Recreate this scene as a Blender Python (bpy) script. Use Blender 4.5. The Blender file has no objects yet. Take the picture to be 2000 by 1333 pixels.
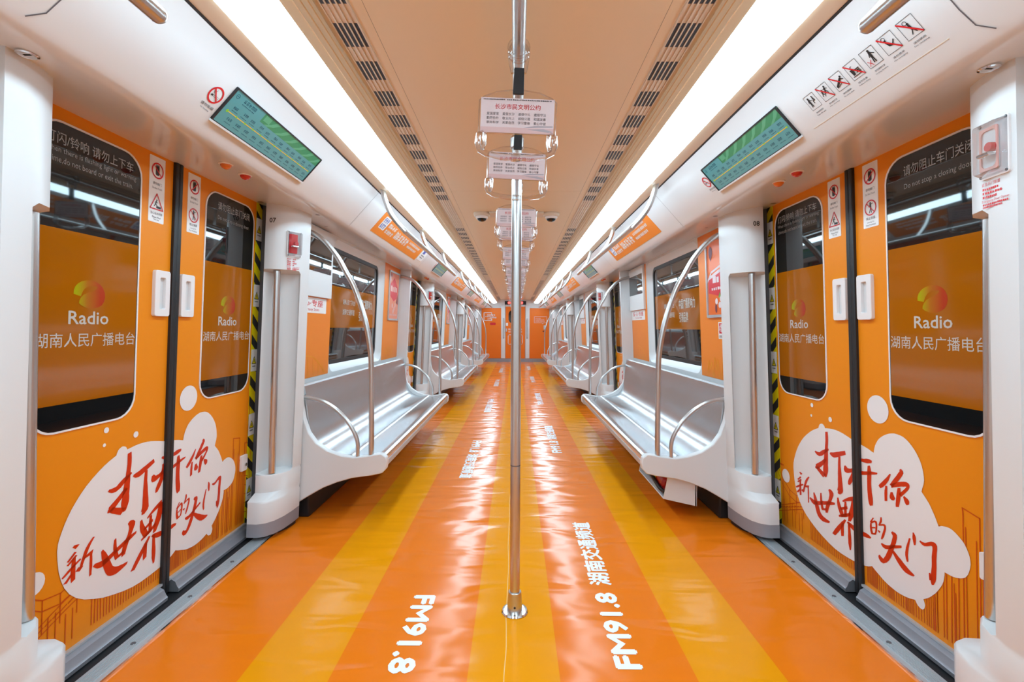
import bpy, bmesh, math, random
from mathutils import Vector, Matrix
from mathutils.geometry import tessellate_polygon
PI = math.pi
random.seed(7)
SC = bpy.context.scene
COL = SC.collection

# ------------------------------------------------------------------ camera, world, exposure
cd = bpy.data.cameras.new('camera'); cam = bpy.data.objects.new('camera', cd); COL.objects.link(cam)
cd.sensor_fit = 'HORIZONTAL'; cd.sensor_width = 36.0; cd.lens = 930.0 / 2000.0 * 36.0
cd.clip_start = 0.02; cd.clip_end = 100
RT = (0.99996456, 0.00698645, 0.00469695)
DN = (0.00488679, -0.02740838, -0.99961237)
FW = (-0.00685501, 0.9995999, -0.02744155)
cam.matrix_world = Matrix(((RT[0], -DN[0], -FW[0], 0.0), (RT[1], -DN[1], -FW[1], 0.0), (RT[2], -DN[2], -FW[2], 1.15), (0, 0, 0, 1)))
SC.camera = cam
w = bpy.data.worlds.new('world'); SC.world = w; w.use_nodes = True
w.node_tree.nodes['Background'].inputs[0].default_value = (0.02, 0.022, 0.025, 1)
w.node_tree.nodes['Background'].inputs[1].default_value = 0.3
SC.view_settings.view_transform = 'Standard'; SC.view_settings.look = 'None'
SC.view_settings.gamma = 1.0; SC.view_settings.use_curve_mapping = False
SC.view_settings.exposure = 0.2
LAMP_STRENGTH = 13.0

# ------------------------------------------------------------------ materials
MAT = {}
def mat(name, col, rough=0.4, metal=0.0, spec=0.5, ior=1.45, coat=0.0, emit=None, es=0.0):
    m = bpy.data.materials.new(name); m.use_nodes = True
    b = m.node_tree.nodes['Principled BSDF']
    b.inputs['Base Color'].default_value = (*col, 1); b.inputs['Roughness'].default_value = rough
    b.inputs['Metallic'].default_value = metal; b.inputs['Specular IOR Level'].default_value = spec
    b.inputs['IOR'].default_value = ior; b.inputs['Coat Weight'].default_value = coat
    b.inputs['Coat Roughness'].default_value = 0.08
    if emit:
        b.inputs['Emission Color'].default_value = (*emit, 1); b.inputs['Emission Strength'].default_value = es
    MAT[name] = m
    return m
def rgb(r, g, b):
    f = lambda c: (c / 255 / 12.92) if c / 255 <= 0.04045 else ((c / 255 + 0.055) / 1.055) ** 2.4
    return (f(r), f(g), f(b))
def noise_bump(m, scale, strength, dist=0.01, stretch=(1, 1, 1), detail=2):
    nt = m.node_tree; b = nt.nodes['Principled BSDF']
    tc = nt.nodes.new('ShaderNodeTexCoord'); mp = nt.nodes.new('ShaderNodeMapping'); mp.inputs['Scale'].default_value = stretch
    n = nt.nodes.new('ShaderNodeTexNoise'); n.inputs['Scale'].default_value = scale; n.inputs['Detail'].default_value = detail
    bp = nt.nodes.new('ShaderNodeBump'); bp.inputs['Strength'].default_value = strength; bp.inputs['Distance'].default_value = dist
    nt.links.new(tc.outputs['Object'], mp.inputs[0]); nt.links.new(mp.outputs[0], n.inputs['Vector'])
    nt.links.new(n.outputs['Fac'], bp.inputs['Height']); nt.links.new(bp.outputs[0], b.inputs['Normal'])
    return m

mat('white', (0.71, 0.71, 0.715), 0.32)
mat('ceiling', (0.79, 0.62, 0.42), 0.38)
mat('cant', (0.71, 0.71, 0.715), 0.15)
mat('skirt', (0.28, 0.28, 0.31), 0.5)
mat('dark', (0.012, 0.012, 0.014), 0.5)
mat('rubber', (0.016, 0.016, 0.018), 0.45)
mat('seal_grey', (0.10, 0.10, 0.11), 0.4)
mat('orange', (0.80, 0.245, 0.006), 0.42, spec=0.3)
mat('orange_wall', (0.82, 0.225, 0.020), 0.42, spec=0.4)
mat('print', (0.58, 0.075, 0.004), 0.42, spec=0.4)
mat('amber_print', (0.83, 0.30, 0.010), 0.42, spec=0.4)
mat('cloud', (0.80, 0.755, 0.75), 0.42, spec=0.4)
mat('brush', (0.60, 0.030, 0.002), 0.42, spec=0.4)
mat('sticker', (0.82, 0.80, 0.79), 0.35)
mat('red', (0.62, 0.012, 0.018), 0.35)
mat('black_ink', (0.02, 0.02, 0.022), 0.4)
mat('grey_ink', (0.12, 0.11, 0.12), 0.5)
mat('window_ink', (0.30, 0.29, 0.28), 0.35)
mat('blue_ink', (0.05, 0.10, 0.42), 0.4)
mat('yellow', (0.80, 0.66, 0.0), 0.35)
mat('glass_black', (0.008, 0.009, 0.010), 0.03, ior=1.62)
mat('film', (0.36, 0.102, 0.001), 0.08, ior=1.45)
mat('bay_glass', (0.010, 0.011, 0.012), 0.025, ior=1.95)
mat('bay_film', (0.35, 0.100, 0.003), 0.05, ior=1.6)
mat('film_text', (0.55, 0.50, 0.44), 0.3)
mat('steel', (0.58, 0.57, 0.56), 0.30, metal=1.0)
mat('seat_steel', (0.60, 0.61, 0.63), 0.27, metal=1.0)
noise_bump(MAT['seat_steel'], 4.0, 0.05, 0.02, (1.5, 0.6, 1.0), 2)
mat('chrome', (0.75, 0.76, 0.78), 0.12, metal=1.0)
mat('aluminium', (0.52, 0.56, 0.59), 0.40, metal=0.5)
mat('rail_grey', (0.30, 0.30, 0.33), 0.35, metal=0.5)
mat('strap', (0.018, 0.020, 0.024), 0.55)
mat('card', (0.78, 0.66, 0.68), 0.3)
mat('card_tint', (0.72, 0.50, 0.50), 0.35)
mat('card_grey', (0.45, 0.40, 0.44), 0.35)
mat('floor_text', (0.84, 0.84, 0.86), 0.25)
mat('screen', (0.05, 0.16, 0.17), 0.12, emit=rgb(96, 160, 163), es=0.33)
mat('screen_band', (0.03, 0.14, 0.07), 0.12, emit=rgb(60, 128, 92), es=0.40)
mat('screen_band_light', (0.06, 0.2, 0.12), 0.12, emit=rgb(80, 145, 105), es=0.40)
mat('screen_green', (0.1, 0.25, 0.02), 0.2, emit=rgb(120, 160, 50), es=0.6)
mat('screen_line', (0.3, 0.2, 0.02), 0.2, emit=rgb(200, 160, 60), es=0.6)
mat('screen_ink', (0.02, 0.07, 0.09), 0.2, emit=rgb(40, 80, 92), es=0.5)
mat('lens_orange', (0.75, 0.16, 0.01), 0.2, coat=0.4)
mat('lens_red', (0.55, 0.02, 0.01), 0.2, coat=0.4)
mat('dome', (0.01, 0.01, 0.012), 0.06)
mat('led', (0.3, 0.01, 0.01), 0.4, emit=(1.0, 0.06, 0.05), es=4.0)
mat('louvre', (0.70, 0.59, 0.47), 0.4)
mat('slot', (0.02, 0.025, 0.045), 0.5)
mat('poster_a', (0.80, 0.24, 0.14), 0.25)
mat('poster_b', (0.80, 0.15, 0.025), 0.25)
mat('poster_red', (0.66, 0.035, 0.05), 0.25)
mat('poster_pink', (0.80, 0.42, 0.36), 0.25)
mat('plum', (0.16, 0.03, 0.05), 0.4)
mat('leaf_green', (0.12, 0.32, 0.05), 0.4)
mat('orange_deep', (0.82, 0.165, 0.006), 0.42, spec=0.4)
mat('extinguisher', (0.50, 0.012, 0.012), 0.25, coat=0.3)
mat('lamp', (0.9, 0.9, 0.9), 0.4, emit=(0.67, 0.97, 1.15), es=LAMP_STRENGTH)
mat('flame_amber', (0.80, 0.31, 0.012), 0.42)

# clear plastic: transparent sheet with surface reflections
def clear(name, tint, refl):
    m = bpy.data.materials.new(name); m.use_nodes = True; nt = m.node_tree
    for n in list(nt.nodes): nt.nodes.remove(n)
    out = nt.nodes.new('ShaderNodeOutputMaterial'); mx = nt.nodes.new('ShaderNodeMixShader')
    tr = nt.nodes.new('ShaderNodeBsdfTransparent'); tr.inputs[0].default_value = (*tint, 1)
    gl = nt.nodes.new('ShaderNodeBsdfGlossy'); gl.inputs['Roughness'].default_value = 0.08
    lw = nt.nodes.new('ShaderNodeLayerWeight'); lw.inputs[0].default_value = refl
    nt.links.new(lw.outputs['Facing'], mx.inputs[0]); nt.links.new(tr.outputs[0], mx.inputs[1]); nt.links.new(gl.outputs[0], mx.inputs[2])
    nt.links.new(mx.outputs[0], out.inputs[0]); MAT[name] = m
clear('clear', (0.93, 0.93, 0.94), 0.40)
clear('clear_sheet', (0.97, 0.97, 0.97), 0.10)

# floor: orange and amber vinyl stripes running along the car, slightly wavy
def floor_mat():
    m = mat('floor', (0.8, 0.2, 0.01), 0.20); nt = m.node_tree; b = nt.nodes['Principled BSDF']
    tc = nt.nodes.new('ShaderNodeTexCoord'); sx = nt.nodes.new('ShaderNodeSeparateXYZ')
    nt.links.new(tc.outputs['Object'], sx.inputs[0])
    ab = nt.nodes.new('ShaderNodeMath'); ab.operation = 'ABSOLUTE'; nt.links.new(sx.outputs[0], ab.inputs[0])
    r = nt.nodes.new('ShaderNodeValToRGB'); r.color_ramp.interpolation = 'CONSTANT'
    dv = nt.nodes.new('ShaderNodeMath'); dv.operation = 'DIVIDE'; dv.inputs[1].default_value = 1.5
    nt.links.new(ab.outputs[0], dv.inputs[0]); nt.links.new(dv.outputs[0], r.inputs[0])
    OR = (*FLOOR_OR, 1); AM = (*FLOOR_AM, 1)
    el = r.color_ramp.elements
    el[0].position = 0; el[0].color = AM
    el[1].position = 0.149 / 1.5; el[1].color = OR
    for p, c in ((0.60, AM), (0.892, OR)):
        e = el.new(p / 1.5); e.color = c
    # the joint of the two vinyl sheets
    ad = nt.nodes.new('ShaderNodeMath'); ad.operation = 'ADD'; ad.inputs[1].default_value = 0.030
    wv = nt.nodes.new('ShaderNodeTexNoise'); wv.inputs['Scale'].default_value = 2.5
    nt.links.new(tc.outputs['Object'], wv.inputs['Vector'])
    wm = nt.nodes.new('ShaderNodeMath'); wm.operation = 'MULTIPLY_ADD'; wm.inputs[1].default_value = 0.02; wm.inputs[2].default_value = 0.02
    nt.links.new(wv.outputs['Fac'], wm.inputs[0])
    a2 = nt.nodes.new('ShaderNodeMath'); a2.operation = 'ADD'; nt.links.new(sx.outputs[0], a2.inputs[0]); nt.links.new(wm.outputs[0], a2.inputs[1])
    aa = nt.nodes.new('ShaderNodeMath'); aa.operation = 'ABSOLUTE'; nt.links.new(a2.outputs[0], aa.inputs[0])
    lt = nt.nodes.new('ShaderNodeMath'); lt.operation = 'LESS_THAN'; lt.inputs[1].default_value = 0.0016; nt.links.new(aa.outputs[0], lt.inputs[0])
    mx = nt.nodes.new('ShaderNodeMixRGB'); mx.inputs[2].default_value = (0.85, 0.50, 0.20, 1)
    nt.links.new(lt.outputs[0], mx.inputs[0]); nt.links.new(r.outputs[0], mx.inputs[1]); nt.links.new(mx.outputs[0], b.inputs['Base Color'])
    # waves of the loosely laid vinyl
    mp = nt.nodes.new('ShaderNodeMapping'); mp.inputs['Scale'].default_value = (2.2, 6.5, 1)
    n1 = nt.nodes.new('ShaderNodeTexNoise'); n1.inputs['Scale'].default_value = 1.0; n1.inputs['Detail'].default_value = 1.5; n1.inputs['Distortion'].default_value = 0.6
    nt.links.new(tc.outputs['Object'], mp.inputs[0]); nt.links.new(mp.outputs[0], n1.inputs['Vector'])
    n2 = nt.nodes.new('ShaderNodeTexNoise'); n2.inputs['Scale'].default_value = 3.0; n2.inputs['Detail'].default_value = 2
    nt.links.new(tc.outputs['Object'], n2.inputs['Vector'])
    sm = nt.nodes.new('ShaderNodeMath'); sm.operation = 'MULTIPLY_ADD'; sm.inputs[1].default_value = 0.5
    nt.links.new(n2.outputs['Fac'], sm.inputs[0]); nt.links.new(n1.outputs['Fac'], sm.inputs[2])
    bp = nt.nodes.new('ShaderNodeBump'); bp.inputs['Strength'].default_value = 1.0; bp.inputs['Distance'].default_value = 0.012
    nt.links.new(sm.outputs[0], bp.inputs['Height']); nt.links.new(bp.outputs[0], b.inputs['Normal'])
    b.inputs['Roughness'].default_value = 0.17; b.inputs['Specular IOR Level'].default_value = 0.21
FLOOR_OR = (0.80, 0.180, 0.006); FLOOR_AM = (0.80, 0.288, 0.003)
floor_mat()

# the wavy clear-tinted lettering etc. reuse plain materials

# ------------------------------------------------------------------ mesh helpers
class MB:
    def __init__(self): self.v = []; self.f = []
    def add(self, vs, fs):
        o = len(self.v); self.v += [tuple(p) for p in vs]; self.f += [tuple(i + o for i in f) for f in fs]
        return self
    def box(self, x0, x1, y0, y1, z0, z1):
        return self.add([(x, y, z) for z in (z0, z1) for y in (y0, y1) for x in (x0, x1)],
                        [(0, 2, 3, 1), (4, 5, 7, 6), (0, 1, 5, 4), (2, 6, 7, 3), (0, 4, 6, 2), (1, 3, 7, 5)])
    def loft(self, rings, cap=True, closed=True):
        n = len(rings[0]); vs = [p for r in rings for p in r]; fs = []
        for k in range(len(rings) - 1):
            for i in range(n if closed else n - 1):
                j = (i + 1) % n
                fs.append((k * n + i, k * n + j, (k + 1) * n + j, (k + 1) * n + i))
        if cap:
            for k in (0, len(rings) - 1):
                for t in tessellate_polygon([[Vector(p) for p in rings[k]]]):
                    fs.append(tuple(k * n + i for i in t))
        return self.add(vs, fs)
    def prism_y(self, poly, y0, y1):          # poly of (x, z)
        return self.loft([[(x, y0, z) for x, z in poly], [(x, y1, z) for x, z in poly]])
    def tube(self, path, r, n=12, cap=True, closed=False):
        P = [Vector(p) for p in path]; rings = []; N = len(P); prev = None
        for i, p in enumerate(P):
            if closed: t = (P[(i + 1) % N] - P[i - 1]).normalized()
            else: t = (P[min(i + 1, N - 1)] - P[max(i - 1, 0)]).normalized()
            if prev is None:
                ref = Vector((0, 0, 1)) if abs(t.z) < 0.9 else Vector((0, 1, 0)); u = t.cross(ref).normalized()
            else:
                u = (prev - t * prev.dot(t)).normalized()
            prev = u; v = t.cross(u)
            rr = r[i] if isinstance(r, (list, tuple)) else r
            rings.append([p + rr * (math.cos(2 * PI * k / n) * u + math.sin(2 * PI * k / n) * v) for k in range(n)])
        if closed: rings.append(rings[0]); cap = False
        return self.loft(rings, cap)
    def lathe(self, prof, c, n=24, axis='z'):  # prof of (radius, height)
        rings = []
        for r, h in prof:
            ring = []
            for k in range(n):
                a = 2 * PI * k / n; x, y = r * math.cos(a), r * math.sin(a)
                ring.append((c[0] + x, c[1] + y, c[2] + h) if axis == 'z' else (c[0] + h, c[1] + x, c[2] + y) if axis == 'x' else (c[0] + x, c[1] + h, c[2] + y))
            rings.append(ring)
        return self.loft(rings)
    # --- flat shapes laid on a chart(a, b, off)
    def flat(self, poly, ch, off=0.001, holes=()):
        loops = [list(poly)] + [list(h) for h in holes]; allp = [p for l in loops for p in l]
        tr = tessellate_polygon([[Vector((p[0], p[1], 0)) for p in l] for l in loops])
        return self.add([ch(p[0], p[1], off) for p in allp], [tuple(t) for t in tr])
    def slab(self, poly, ch, o0, o1):
        return self.loft([[ch(a, b, o0) for a, b in poly], [ch(a, b, o1) for a, b in poly]])
    def ring(self, out, inn, ch, o0, o1, o0i=None, o1i=None):
        n = len(out); o0i = o0 if o0i is None else o0i; o1i = o1 if o1i is None else o1i
        return self.loft([[ch(a, b, o0) for a, b in out], [ch(a, b, o1) for a, b in out], [ch(a, b, o1i) for a, b in inn], [ch(a, b, o0i) for a, b in inn], [ch(a, b, o0) for a, b in out]], cap=False)
    def line(self, pts, wd, ch, off=0.0012, closed=False):
        P = [Vector((p[0], p[1])) for p in pts]
        if closed: P.append(P[0])
        for i in range(len(P) - 1):
            d = P[i + 1] - P[i]
            if d.length < 1e-7: continue
            d.normalize(); nn = Vector((-d.y, d.x)) * wd / 2; e = d * wd * 0.3
            q = [P[i] - e + nn, P[i] - e - nn, P[i + 1] + e - nn, P[i + 1] + e + nn]
            self.add([ch(p.x, p.y, off) for p in q], [(0, 1, 2, 3)])
        return self
    def disc(self, c, r, ch, off=0.001, n=24, ry=None):
        ry = ry or r
        self.add([ch(c[0] + r * math.cos(2 * PI * k / n), c[1] + ry * math.sin(2 * PI * k / n), off) for k in range(n)], [tuple(range(n))])
        return self
    def annulus(self, c, r0, r1, ch, off=0.001, n=28):
        vs = [ch(c[0] + r * math.cos(2 * PI * k / n), c[1] + r * math.sin(2 * PI * k / n), off) for r in (r0, r1) for k in range(n)]
        return self.add(vs, [(k, (k + 1) % n, n + (k + 1) % n, n + k) for k in range(n)])
    def rect(self, a0, a1, b0, b1, ch, off=0.001):
        return self.add([ch(a0, b0, off), ch(a1, b0, off), ch(a1, b1, off), ch(a0, b1, off)], [(0, 1, 2, 3)])
    def text(self, body, ca, cb, wd, ht, ch, off=0.0015, bold=0.0):
        vs, fs = text2d(body, bold if bold < 0.015 else 0.0)
        k = bold * ht * 0.75 if bold >= 0.015 else 0.0
        for i, (dx, dy) in enumerate(((0, 0), (-1, 0), (1, 0), (0, 1), (0, -1)) if k else ((0, 0),)):
            self.add([ch(ca + (x - 0.5) * (wd - 2 * k) + dx * k, cb + (y - 0.5) * (ht - 2 * k) + dy * k, off + 0.00008 * i) for x, y in vs], fs)
        return self
    def bars(self, a0, a1, b, ht, ch, n, off=0.0012, seed=1):   # a line of print too small to read
        rnd = random.Random(seed); st = (a1 - a0) / n
        for i in range(n):
            wv = st * rnd.uniform(0.55, 0.85)
            self.rect(a0 + i * st, a0 + i * st + wv, b - ht / 2, b + ht / 2 * rnd.uniform(0.6, 1.0), ch, off)
        return self
    def glyph_rows(self, a0, a1, b, ht, ch, n, off=0.0012, seed=1):   # blurred big characters: stems and cross strokes
        rnd = random.Random(seed); st = (a1 - a0) / n
        for i in range(n):
            x0 = a0 + i * st; x1 = x0 + st * 0.84
            for k in range(rnd.choice((2, 3))):
                x = x0 + (x1 - x0) * (k + 0.2) / 2.6
                self.rect(x, x + st * 0.17, b - ht / 2, b + ht / 2 * rnd.uniform(0.7, 1), ch, off)
            for k in range(2):
                y = b + ht * rnd.uniform(-0.4, 0.4); self.rect(x0, x1, y, y + ht * 0.11, ch, off)
        return self
_tc = {}
def text2d(body, bold=0.0):
    key = (body, bold)
    if key not in _tc:
        c = bpy.data.curves.new('lettering', 'FONT'); c.body = body; c.size = 1; c.offset = bold; c.resolution_u = 2
        c.align_x = 'CENTER'
        o = bpy.data.objects.new('lettering', c); COL.objects.link(o)
        m = bpy.data.meshes.new_from_object(o.evaluated_get(bpy.context.evaluated_depsgraph_get()))
        xs = [v.co.x for v in m.vertices]; ys = [v.co.y for v in m.vertices]
        x0, x1, y0, y1 = min(xs), max(xs), min(ys), max(ys)
        _tc[key] = ([((v.co.x - x0) / (x1 - x0), (v.co.y - y0) / (y1 - y0)) for v in m.vertices], [tuple(p.vertices) for p in m.polygons])
        bpy.data.objects.remove(o); bpy.data.curves.remove(c); bpy.data.meshes.remove(m)
    return _tc[key]
def rr(cx, cy, wd, ht, r, n=6):
    pts = []
    for k, (sx, sy) in enumerate(((1, 1), (-1, 1), (-1, -1), (1, -1))):
        ox, oy = cx + sx * (wd / 2 - r), cy + sy * (ht / 2 - r)
        for i in range(n + 1):
            a = PI / 2 * (k + i / n); pts.append((ox + r * math.cos(a), oy + r * math.sin(a)))
    return pts
def smooth(pts, n=6):
    P = [Vector(p) for p in pts]; P = [P[0] * 2 - P[1]] + P + [P[-1] * 2 - P[-2]]; out = []
    for i in range(1, len(P) - 2):
        for k in range(n):
            t = k / n; a, b, c, d = P[i - 1], P[i], P[i + 1], P[i + 2]
            out.append(0.5 * (2 * b + (c - a) * t + (2 * a - 5 * b + 4 * c - d) * t * t + (3 * b - a - 3 * c + d) * t ** 3))
    out.append(P[-2]); return out
def clip(poly, sgn, lim):                     # keep sgn*a >= lim
    out = []
    for i, p in enumerate(poly):
        q = poly[(i + 1) % len(poly)]; ip, iq = sgn * p[0] >= lim, sgn * q[0] >= lim
        if ip: out.append(p)
        if ip != iq:
            t = (sgn * lim - p[0]) / (q[0] - p[0]); out.append((sgn * lim, p[1] + t * (q[1] - p[1])))
    return out

def origin_of(o):
    v = Vector((0, 0, 0))
    while o: v += o.location; o = o.parent
    return v
def obj(name, mb, m, parent=None, base=None, sharp=35, bevel=0, label=None):
    me = bpy.data.meshes.new(name)
    if parent: sh = origin_of(parent)
    elif base is not None: sh = Vector(base)
    else:
        xs, ys, zs = zip(*mb.v); sh = Vector(((min(xs) + max(xs)) / 2, (min(ys) + max(ys)) / 2, min(zs)))
    me.from_pydata([(p[0] - sh.x, p[1] - sh.y, p[2] - sh.z) for p in mb.v], [], mb.f)
    bm = bmesh.new(); bm.from_mesh(me); bmesh.ops.recalc_face_normals(bm, faces=bm.faces); bm.to_mesh(me); bm.free()
    if sharp:
        me.polygons.foreach_set('use_smooth', [True] * len(me.polygons)); me.set_sharp_from_angle(angle=math.radians(sharp))
    me.materials.append(MAT[m] if isinstance(m, str) else m)
    o = bpy.data.objects.new(name, me); COL.objects.link(o)
    if parent: o.parent = parent
    else: o.location = sh
    if bevel:
        b = o.modifiers.new('edge', 'BEVEL'); b.width = bevel; b.segments = 2; b.limit_method = 'ANGLE'; b.angle_limit = math.radians(40)
    if label: o['label'] = label
    return o
def empty(name, loc):
    o = bpy.data.objects.new(name, None); COL.objects.link(o); o.location = loc; o.empty_display_size = 0.05
    return o
def tag(o, label, cat, group=None, kind=None):
    o['label'] = label; o['category'] = cat
    if group: o['group'] = group
    if kind: o['kind'] = kind
    return o
def dup(o, parent=None):
    c = o.copy(); COL.objects.link(c)
    if parent: c.parent = parent
    for ch in o.children: dup(ch, c)
    return c
HOME = {}
def home(root): HOME[root.as_pointer()] = tuple(root.location); return root
def place(proto, n, yc, side, **kw):          # n = how many already placed
    o = proto if n == 0 else dup(proto)
    p = HOME[proto.as_pointer()]
    if side < 0: o.location = (p[0], yc + p[1], p[2]); o.rotation_euler = (0, 0, 0)
    else: o.location = (-p[0], yc - p[1], p[2]); o.rotation_euler = (0, 0, PI)
    tag(o, **kw); return o

# ------------------------------------------------------------------ the car's measures
def WD(z): return 1.49 - 0.05 * z             # door plane
def WB(z): return 1.39 - 0.05 * z             # wall between the doors
def door_ch(a, z, off=0.0): return (-(WD(z) - off), a, z)
def bay_ch(a, z, off=0.0): return (-(WB(z) - off), a, z)
def cant_ch(a, t, off=0.0): return (-(1.06 - 0.67 * t) + off * 0.74, a, 1.795 + 0.74 * t - off * 0.67)
def soffit_z(x): return 1.787 + 0.11 * max(0, x - 1.09)
PITCH = 4.2
def yd(k, s): return 1.998 + PITCH * k + s * 0.022
def yb(k, s): return 4.10 + PITCH * k + s * 0.012
Y0, Y1 = -3.0, 16.1
SIDE = {-1: 'left', 1: 'right'}
ORD = ['nearest', 'second', 'third', 'farthest']

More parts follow.
